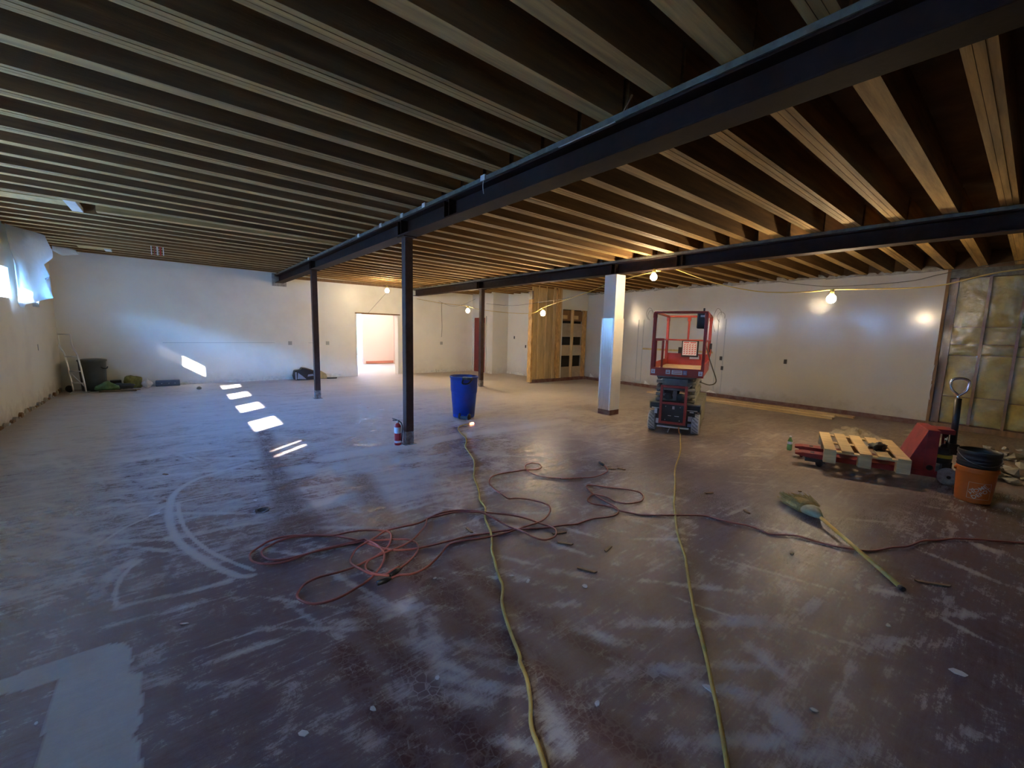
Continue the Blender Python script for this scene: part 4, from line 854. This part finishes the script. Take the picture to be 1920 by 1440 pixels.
for body, sz, off in (('THE',.020,.045),('HOME',.052,.020),('DEPOT',.052,-.026)):
    du = -.038 if body == 'THE' else 0.0
    v_, f_ = text_faces(body, sz, A_, -math.sin(A_)*off+du*math.cos(A_), .13+math.cos(A_)*off+du*math.sin(A_)); lg.add(v_, f_)
for (u0,v0,u1,v1) in ((-.085,.05,.085,.0525),(-.085,.2125,.085,.215),(-.085,.05,-.0825,.215),(.0825,.05,.085,.215)):
    n = 8; vs = []; 
    for k in range(n+1):
        u = u0+(u1-u0)*k/n; vs += [wrap(u,v0), wrap(u,v1)]
    lg.add(vs, [(2*k,2*k+2,2*k+3,2*k+1) for k in range(n)])
lg.build('logo_print', mat('print_white',(0.72,0.60,0.54),.6), BK)
KB = thing('black_bucket', 'black bucket nested inside the orange one', 'bucket', (6.27,.26,.19))
MB().lathe([(.001,.0),(.120,0),(.128,.1),(.134,.168),(.150,.172),(.152,.18),(.148,.20),(.154,.21),(.154,.222),(.149,.235),(.155,.246),(.155,.262),(.150,.28),(.158,.295),(.158,.325),(.155,.332),(.148,.332),(.145,.30),(.128,.02),(.001,.015)],40).build('bucket_body', M_BLACK, KB)
MB().tube([(.158*math.cos(a),.158*math.sin(a),.300-.10*math.sin((a-2.0))) for a in [2.0+math.pi*k/20 for k in range(21)]],.003,6).build('bail_handle', M_STEELW, KB)

# ------------------------------------------------------------------ blue bin
bn = thing('wheeled_bin', 'tall blue plastic bin with black handle and wheels', 'bin', (4.10,6.49,0), R(-57))
mb = MB(); prof = [(.001,.01),(.19,.01),(.20,.03),(.212,.30),(.216,.42),(.236,.46),(.245,.50),(.252,.72),(.262,.735),(.266,.75),(.262,.765),(.252,.765),(.246,.74),(.235,.48),(.20,.05),(.001,.04)]
mb.lathe(prof,36); mb.v = [(x*1.0, y*.92, z-(0.05*x if .25 < z < .6 and (x*x+y*y) > .03 else 0)) for x,y,z in mb.v]; mb.build('bin_body', M_BLUE, bn)
hm = MB(); hm.tube(spline([(.10,-.26,.72),(.11,-.30,.66),(.20,-.27,.66),(.24,-.20,.72)],5),.014,8).box(.08,.26,-.25,-.18,.72,.765); hm.build('bin_handle', M_BLACK, bn)
MB().box(.0,.20,-.215,-.12,.0,.055).build('wheel_housing', M_BLACK, bn, bevel=.01)
for x in (.01,.185): MB().lathe([(.001,-.015),(.05,-.015),(.055,0),(.05,.015),(.001,.015)],16,mtx=Matrix.Translation((x,-.185,.055))@Matrix.Rotation(R(90),4,'Y')).build('wheel', M_RUB, bn)

# ------------------------------------------------------------------ fire extinguisher
fx = thing('fire_extinguisher', 'red fire extinguisher leaning at the foot of the near post', 'fire extinguisher', (2.34,5.385,0), R(-130)); fx.scale = (.84,.84,.84)
MB().lathe([(.001,.0),(.05,.0),(.056,.012),(.056,.30),(.050,.33),(.03,.352),(.018,.36),(.018,.375),(.001,.376)],22).build('cylinder', M_EXTR, fx)
for z0, z1 in ((.04,.075),(.20,.30)): MB().lathe([(.0565,z0),(.0572,z0+.003),(.0572,z1-.003),(.0565,z1)],22).build('label_band', M_STK, fx)
MB().box(-.015,.015,-.02,.02,.372,.40).box(-.012,.012,-.08,.03,.40,.412).bar((0,.0,.41),(0,-.09,.44),.022,.008).build('valve_lever', M_BLACK, fx)
MB().tube(spline([(0,.02,.39),(.02,.065,.37),(.03,.085,.28),(.03,.075,.15),(.025,.068,.07)],5),.009,8).build('hose', M_BLACK, fx)
MB().lathe([(.001,-.018),(.016,-.016),(.016,.016),(.001,.018)],10,ctr=(.025,.0,.388)).build('gauge', M_STK, fx)

# ------------------------------------------------------------------ broom
b0, b1_ = Vector((4.30,1.03,.06)), Vector((3.575,.385,.016)); ax = (b0-b1_); L = ax.length
br = thing('corn_broom', 'straw broom with a yellow wooden handle lying on the floor', 'broom', (0,0,0))
MB().tube([b0,b1_],.0145,10).build('handle', M_HANDLE, br); d_ = (b1_-b0).normalized()
MB().tube([b1_-d_*.01,b1_+d_*.02],.016,10).build('end_cap', M_BLACK, br)
hx = Vector((ax.x,ax.y,0)).normalized(); hy = Vector((-hx.y,hx.x,0)); n0 = b0.copy()
def bhead(sec, m_, nm):
    mb = MB(); vs = []; fs = []; n = 20
    for (s, w_, t_, z) in sec:
        for k in range(n):
            a = 2*math.pi*k/n; vs.append(n0+hx*s+hy*(math.cos(a)*w_+.03*s)+Vector((0,0,z-n0.z+math.sin(a)*t_)))
    for i in range(len(sec)-1):
        for k in range(n): fs.append((i*n+k,i*n+(k+1)%n,(i+1)*n+(k+1)%n,(i+1)*n+k))
    fs += [tuple(range(n))[::-1], tuple((len(sec)-1)*n+k for k in range(n))]; mb.add(vs, fs, True); return mb.build(nm, m_, br)
bhead([(-.02,.018,.018,.062),(.03,.035,.032,.064),(.10,.065,.046,.062),(.15,.082,.05,.058)], M_TEAL, 'wrap')
bhead([(.14,.078,.046,.058),(.24,.098,.05,.056),(.34,.110,.046,.052),(.40,.105,.038,.046)], M_STRAW, 'straw_core')
st = MB()
for _ in range(520):
    u = random.uniform(-1,1); z = random.uniform(-.9,.9); s0 = random.uniform(.15,.3); s1 = random.uniform(.38,.50)
    p0 = n0+hx*s0+hy*(u*.09)+Vector((0,0,.058-n0.z+z*.046)); p1 = n0+hx*s1+hy*(u*.135)+Vector((0,0,max(.004,.05+z*.05)-n0.z)); st.tube([p0,p1],.0022,3,cap=False)
tag(st.build('bristles', M_STRAW, br), kind='stuff')

# ------------------------------------------------------------------ cords
def cord(key, r, m_, label, name='extension_cord', z0=0.0, ends=True):
    P = D[key]; pts = []
    for i, (x, y) in enumerate(P): pts.append((x, y, r+.001+z0+.004*(1+math.sin(i*1.7))*(1 if 'r' in key else .25)))
    t = thing(name, label, 'cord', (P[0][0],P[0][1],0))
    o = MB(); sp = spline(pts,4); o.tube([Vector(p)-Vector((P[0][0],P[0][1],0)) for p in sp], r, 7); o.build('cord_run', m_, t)
    return t, sp
yc, sp = cord('cord_y1', .0095, M_YEL, 'yellow extension cord running from beside the blue bin to the foreground')
e0 = Vector(sp[0])-yc.location; e1 = (Vector(sp[0])-Vector(sp[3])).normalized()
MB().tube([e0-e1*.01,e0+e1*.03,e0+e1*.07],.02,10,rs=[.013,.02,.018]).build('lit_socket', mat('lit_socket',(0.8,0.25,0.10),.4,emit=(1.0,0.35,0.15),estr=2.5), yc)
cord('cord_y2', .0095, M_YEL, 'yellow extension cord plugged into the scissor lift')
cv = lift.matrix_world
cable([(D['cord_y2'][0][0],D['cord_y2'][0][1],.012),(6.31,3.50,.05),(6.33,3.52,.25),(6.36,3.51,.42)],.009,mat('orange_lead',(0.62,0.22,0.03),.5),'charger_lead','orange lead hanging down the front of the lift','cord')
rc, sp = cord('cord_r1', .0075, M_RCORD, 'red extension cord trailing from the tangle to the right edge')
e0 = Vector(sp[0])-rc.location; e1 = (Vector(sp[0])-Vector(sp[3])).normalized(); MB().tube([e0,e0+e1*.03,e0+e1*.09],.016,8,rs=[.010,.018,.016]).build('plug', M_BLACK, rc)
rc, sp = cord('cord_r2', .0075, M_RCORD, 'red extension cord ending in a plug near the lift cord', z0=.004)
for a, b_ in ((sp[0],sp[3]),(sp[-1],sp[-4])):
    e0 = Vector(a)-rc.location; e1 = (Vector(a)-Vector(b_)).normalized(); MB().tube([e0,e0+e1*.03,e0+e1*.09],.016,8,rs=[.010,.018,.016]).build('plug', M_BLACK, rc)
cord('cord_r3', .0075, M_RCORD, 'red air hose lying in wide tangled loops on the floor', name='tangled_hose', z0=.008)

# ------------------------------------------------------------------ lumber along the right wall
for i, (x, y0, y1, z, a, lb) in enumerate(((10.18,2.42,6.6,.0,.012,'nearest the room'),(10.34,2.55,6.6,.0,-.004,'second from the room side'),(10.24,2.40,6.4,.041,.03,'resting on top of the others'),(10.72,2.20,6.6,.0,.01,'closest to the right wall'))):
    MB().box(-.07,.07,0,y1-y0,0,.038).build('lumber_board', M_PINEX, bevel=.003, loc=(x,y0,z), rotz=a, label='long pine board on the floor by the right wall, '+lb, cat='board', group='pine boards along the right wall')
# ------------------------------------------------------------------ rubble and dirt sheet
def rock(r, flat, seed):
    rr = random.Random(seed); bm = bmesh.new()
    for _ in range(13):
        v = Vector((rr.gauss(0,1),rr.gauss(0,1),rr.gauss(0,1))).normalized()*r*rr.uniform(.8,1.05); bm.verts.new((v.x, v.y*.8, v.z*flat))
    h = bmesh.ops.convex_hull(bm, input=bm.verts)
    bmesh.ops.delete(bm, geom=[g for g in h['geom_interior'] if isinstance(g, bmesh.types.BMVert)], context='VERTS')
    zm = min(v.co.z for v in bm.verts)
    for v in bm.verts: v.co.z -= zm
    me = bpy.data.meshes.new('concrete_chunk'); bm.to_mesh(me); bm.free(); me.materials.append(M_CONC); return me
RM = [rock(.11,.55,s) for s in range(8)]
for k in range(60):
    a = random.uniform(0,1); x = random.uniform(7.15,9.4); y = random.uniform(-.30,.34)
    sc = random.choice((.35,.45,.5,.6,.7,.8,1.0,1.2)); o = bpy.data.objects.new('concrete_chunk', RM[k % 8]); C.objects.link(o)
    o.location = (x,y,-.003 if k < 42 else .05); o.scale = (sc,sc,sc); o.rotation_euler = (random.uniform(-.15,.15),random.uniform(-.15,.15),random.uniform(0,6.3))
    tag(o,'broken grey concrete chunk in the rubble heap behind the orange bucket','concrete chunk','concrete chunks in the rubble heap')
def mound(name, label, cx, cy, rx, ry, h, rot, m_):
    mb = MB(); n, k = 36, 8; vs = [(0,0,h)]; fs = []
    for i in range(1,k+1):
        for j in range(n):
            a = 2*math.pi*j/n; q = i/k; wob = 1+.16*math.sin(3*a+cx)+.10*math.sin(7*a+cy); zz = h*(1-q)**.7*(.55+.45*math.sin(5*a+i*1.3)+random.uniform(-.25,.25))+(.004 if i < k else .0)
            vs.append((rx*q*wob*math.cos(a), ry*q*wob*math.sin(a), max(0,zz)))
    for j in range(n): fs.append((0,1+j,1+(j+1)%n))
    for i in range(k-1):
        for j in range(n): o = 1+i*n; fs.append((o+j,o+n+j,o+n+(j+1)%n,o+(j+1)%n))
    mb.add(vs, fs, True); mb.build(name, m_, loc=(cx,cy,.001), rotz=rot, label=label, cat='debris')
mound('debris_pile','low crumpled heap of dust and torn sheeting behind the pallet',8.9,1.75,.62,.34,.12,.5,M_DIRT)
mound('debris_pile','flat scatter of dirt in front of the insulation wall',9.95,.95,.8,.36,.06,.1,M_DIRT)
# ------------------------------------------------------------------ far left corner pile
cn = thing('grey_bin', 'dark grey plastic bin standing in the far left corner', 'bin', (-1.47,13.50,0))
MB().lathe([(.001,.0),(.20,.0),(.21,.02),(.235,.66),(.25,.68),(.25,.70),(.238,.70),(.225,.66),(.20,.03),(.001,.02)],28).build('bin_body', M_GREYBIN, cn)
MB().lathe([(.001,.735),(.15,.73),(.25,.71),(.252,.70),(.24,.70)],28).build('bin_lid', M_GREYBIN, cn); MB().tube(spline([(.16,-.19,.55),(.20,-.24,.52),(.25,-.20,.52),(.26,-.13,.55)],4),.012,7).build('bin_handle', M_BLACK, cn)
ht_ = thing('hand_truck', 'pale tubular hand truck frame leaning in the far left corner', 'hand truck', (-1.78,13.25,0))
for dx, dy in ((0,.0),(.22,-.20)):
    MB().tube(spline([(dx,dy,.03),(dx-.05,dy+.05,.55),(dx-.10,dy+.12,.86),(dx-.17,dy+.25,1.0),(dx-.19,dy+.28,1.28)],5),.016,8).build('frame_tube', M_ALU, ht_)
MB().tube([(-.19,.28,1.28),(.03,.08,1.28)],.014,8).build('grip_bar', M_ALU, ht_)
for z, f in ((.22,.02),(.48,.045),(.80,.09)): MB().tube([(-f,.0+f,z),(.22-f,-.20+f,z)],.013,7).build('cross_bar', M_ALU, ht_)
MB().tube([(-.03,.03,.45),(.20,-.17,.15)],.012,7).build('brace', M_ALU, ht_); MB().box(-.03,.26,-.26,.04,.0,.02).build('toe_plate', M_ALU, ht_)
MB().lathe([(.001,-.02),(.07,-.02),(.08,0),(.07,.02),(.001,.02)],16,mtx=Matrix.Translation((-.07,.08,.08))@Matrix.Rotation(R(60),4,'Z')@Matrix.Rotation(R(90),4,'Y')).build('wheel', M_RUB, ht_)
def lump(name, label, cat, loc, s, m_, seed, sub=3, rough=.18):
    rr = random.Random(seed); bm = bmesh.new(); bmesh.ops.create_icosphere(bm, subdivisions=sub, radius=1)
    ph = [rr.uniform(0,6) for _ in range(6)]
    for v in bm.verts:
        n = v.co.normalized(); k = 1+rough*(math.sin(n.x*6+ph[0])+math.sin(n.y*7+ph[1])+math.sin(n.z*5+ph[2])+.6*math.sin(n.x*13+n.y*11+ph[3]))*.6
        v.co = Vector((n.x*s[0]*k, n.y*s[1]*k, max(-.85,n.z*k)*s[2]))
    zm = min(v.co.z for v in bm.verts)
    for v in bm.verts: v.co.z -= zm
    me = bpy.data.meshes.new(name); bm.to_mesh(me); bm.free(); me.materials.append(m_); me.polygons.foreach_set('use_smooth',[True]*len(me.polygons))
    o = bpy.data.objects.new(name, me); C.objects.link(o); o.location = loc; return tag(o, label, cat)
lump('plastic_bag','green plastic bag lying in front of the grey bin','bag',(-1.22,13.12,0),(.17,.12,.12),M_GBAG,3)
lump('rag_bundle','olive rag bundle against the far wall','rag',(-.82,13.62,0),(.18,.11,.16),M_LEAF,5)
lump('rag_bundle','pale cloth bundle at the end of the corner pile','rag',(-.55,13.48,0),(.09,.08,.11),M_SCRAP,8)
lump('rag_bundle','dark tool roll lying beside the green bag','rag',(-1.02,13.33,0),(.22,.09,.09),M_NAVY,11)
MB().tube([(-1.35,13.00,.03),(-.72,12.95,.03)],.022,8).build('pipe_offcut', M_CABLED, label='dark pipe lying on the floor before the corner pile', cat='pipe')
MB().tube([(-1.0,13.12,.03),(-.66,13.06,.03)],.02,8).build('pipe_offcut', M_STEELW, label='short grey pipe beside the green bag', cat='pipe')
MB().box(-.10,.10,-.07,.07,0,.20).build('small_crate', M_BLACK, bevel=.01, loc=(-1.12,13.68,0), rotz=.1, label='small black box behind the grey bin', cat='box')
sb = thing('slate_block','long slate blue block against the far wall','block',(-.16,13.72,0))
MB().box(-.24,.24,-.08,.08,0,.14).build('block_body', M_SLATE, sb, bevel=.012)
for x in (-.12,.02,.14): MB().lathe([(.001,0),(.008,0),(.008,.003),(.001,.004)],8,mtx=Matrix.Translation((x,-.08,.07))@Matrix.Rotation(R(90),4,'X')).build('rivet', M_ALU, sb)
lump('stone','small brown stone lying near the sunlit patches','stone',(.43,12.63,0),(.05,.04,.04),M_DIRT,21,2)
# duffel bag behind the second post
bg_ = thing('duffel_bag', 'black and grey duffel bag on the floor at the far wall', 'bag', (3.03,13.62,0))
mb = MB(); mb.prism([(-.30,0),(.34,0),(.36,.12),(.26,.26),(.04,.34),(-.10,.37),(-.14,.30),(-.30,.29),(-.33,.12)], -.13, .13, 'y'); mb.build('bag_body', M_BLACK, bg_, bevel=.03)
MB().prism([(-.24,.04),(.0,.02),(-.10,.12),(-.22,.22)], -.136, -.13, 'y').build('grey_panel', M_BAGG, bg_); MB().box(-.30,-.26,-.136,-.13,.02,.24).build('grey_panel', M_BAGG, bg_); MB().prism([(.03,.10),(.20,.12),(.18,.17),(.05,.16)], -.136, -.13, 'y').build('grey_panel', M_BAGG, bg_)
MB().tube(spline([(-.2,-.12,.27),(-.05,-.16,.33),(.15,-.14,.25)],5),.012,6).build('strap', M_BLACK, bg_)
MB().prism([(3.40,0),(3.66,0),(3.62,.14),(3.48,.24),(3.38,.26)], 13.60, 13.80, 'y').build('tan_cushion', M_TAN, bevel=.02, label='tan cardboard bundle beside the duffel bag', cat='cardboard')
MB().tube([(3.62,13.55,.02),(3.90,13.5,.02)],.02,8).build('black_rod', M_BLACK, label='short black rod on the floor beside the duffel bag', cat='rod')
# ------------------------------------------------------------------ scraps
SCR_LABELS = ['flat pale card on the floor left of the drain',
 'pale scrap just behind the floor drain',
 'white scrap between the two yellow cords in the foreground',
 'pale scrap beside the lift cord near the picture bottom',
 'long white chip alone on the bare floor at lower right',
 'pale scrap on the floor left of the broom handle end',
 'tiny white chip below the tangled hose plugs',
 'small white chip right of the yellow bin cord, left of its pair',
 'curled white chip right of the yellow bin cord, right of its pair',
 'white chip left of the yellow bin cord near the picture bottom',
 'crumpled pale paper on the floor between the two far posts',
 'white chip on the floor left of the near post',
 'small pale scrap at the bottom edge left of the yellow cord',
 'thin pale strip on the floor between lift and pallet jack',
 'white chip low on the dark tyre tracks',
 'white chip between both yellow cords near the bottom edge',
 'tiny pale chip at lower right near the bottom edge',
 'thin white sliver below the curved dust arc',
 'tiny white chip on the dark square at lower left']
SCR = [(-0.205,4.469,0.090,0.040,0.71),
(0.508,4.332,0.050,0.030,1.63),
(1.949,1.632,0.050,0.030,1.11),
(1.816,0.766,0.060,0.035,1.81),
(2.890,0.068,0.070,0.035,1.88),
(3.055,0.359,0.040,0.020,0.20),
(1.228,2.272,0.030,0.020,0.04),
(1.648,1.999,0.035,0.020,2.51),
(1.694,1.891,0.050,0.020,0.78),
(0.860,1.564,0.025,0.020,0.70),
(3.115,7.938,0.120,0.060,2.99),
(1.819,7.295,0.050,0.030,1.41),
(0.309,1.646,0.050,0.030,2.51),
(6.639,2.553,0.090,0.020,1.43),
(0.568,1.585,0.030,0.020,1.92),
(1.346,1.026,0.030,0.020,0.45),
(2.072,0.434,0.030,0.020,1.90),
(-0.044,2.694,0.050,0.012,2.60),
(-0.516,2.329,0.020,0.012,1.57)]
for k, (x, y, L, w_, a) in enumerate(SCR):
    n = 6; poly = [(L*(.5+.12*random.uniform(-1,1))*math.cos(2*math.pi*i/n), w_*(.5+.2*random.uniform(-1,1))*math.sin(2*math.pi*i/n)) for i in range(n)]
    MB().prism(poly, 0, .004).build('paper_scrap', M_SCRAP, loc=(x,y,.001), rotz=a, label=SCR_LABELS[k], cat='scrap', group='pale scraps on the floor')
CHIP_LABELS = ['dark splinter under the rightmost hose loop',
 'dark curved splinter right of the bin cord below the hose loop',
 'dark short splinter nearest the hose loops and the lift cord',
 'dark splinter beside the far red plug',
 'second dark splinter right of the far red plug',
 'dark splinter right of the lift cord',
 'tiny dark crumb left of the broom handle',
 'tiny dark crumb behind the broom head',
 'dark splinter on the tangle crossing the bin cord',
 'long dark splinter right of the broom handle end',
 'dark splinter on the floor in front of the lift',
 'dark splinter left of the drain behind the dust arc',
 'long thin dark splinter below the hose loops',
 'dark crumb on the floor before the doorway, farther one',
 'dark crumb on the floor before the doorway, nearer one']
for k, (x, y, L, a) in enumerate([(2.238,2.087,0.120,2.22),
(2.095,1.747,0.140,2.01),
(2.440,1.842,0.100,0.19),
(3.954,3.011,0.120,2.27),
(4.061,2.938,0.100,1.77),
(4.020,1.513,0.080,0.90),
(3.504,0.980,0.040,0.09),
(5.031,1.400,0.030,2.60),
(1.766,2.694,0.100,1.42),
(3.843,0.265,0.200,2.16),
(4.186,1.942,0.100,2.64),
(-0.146,5.626,0.060,2.14),
(2.327,2.232,0.130,2.76),
(2.989,8.783,0.050,1.18),
(2.958,8.232,0.040,2.40)]):
    MB().prism([(-L/2,-.012),(L/2,-.008),(L*.45,.012),(-L*.4,.01)], 0, .008).build('wood_chip', M_STUDB, loc=(x,y,.001), rotz=a, label=CHIP_LABELS[k], cat='splinter', group='dark splinters on the floor')
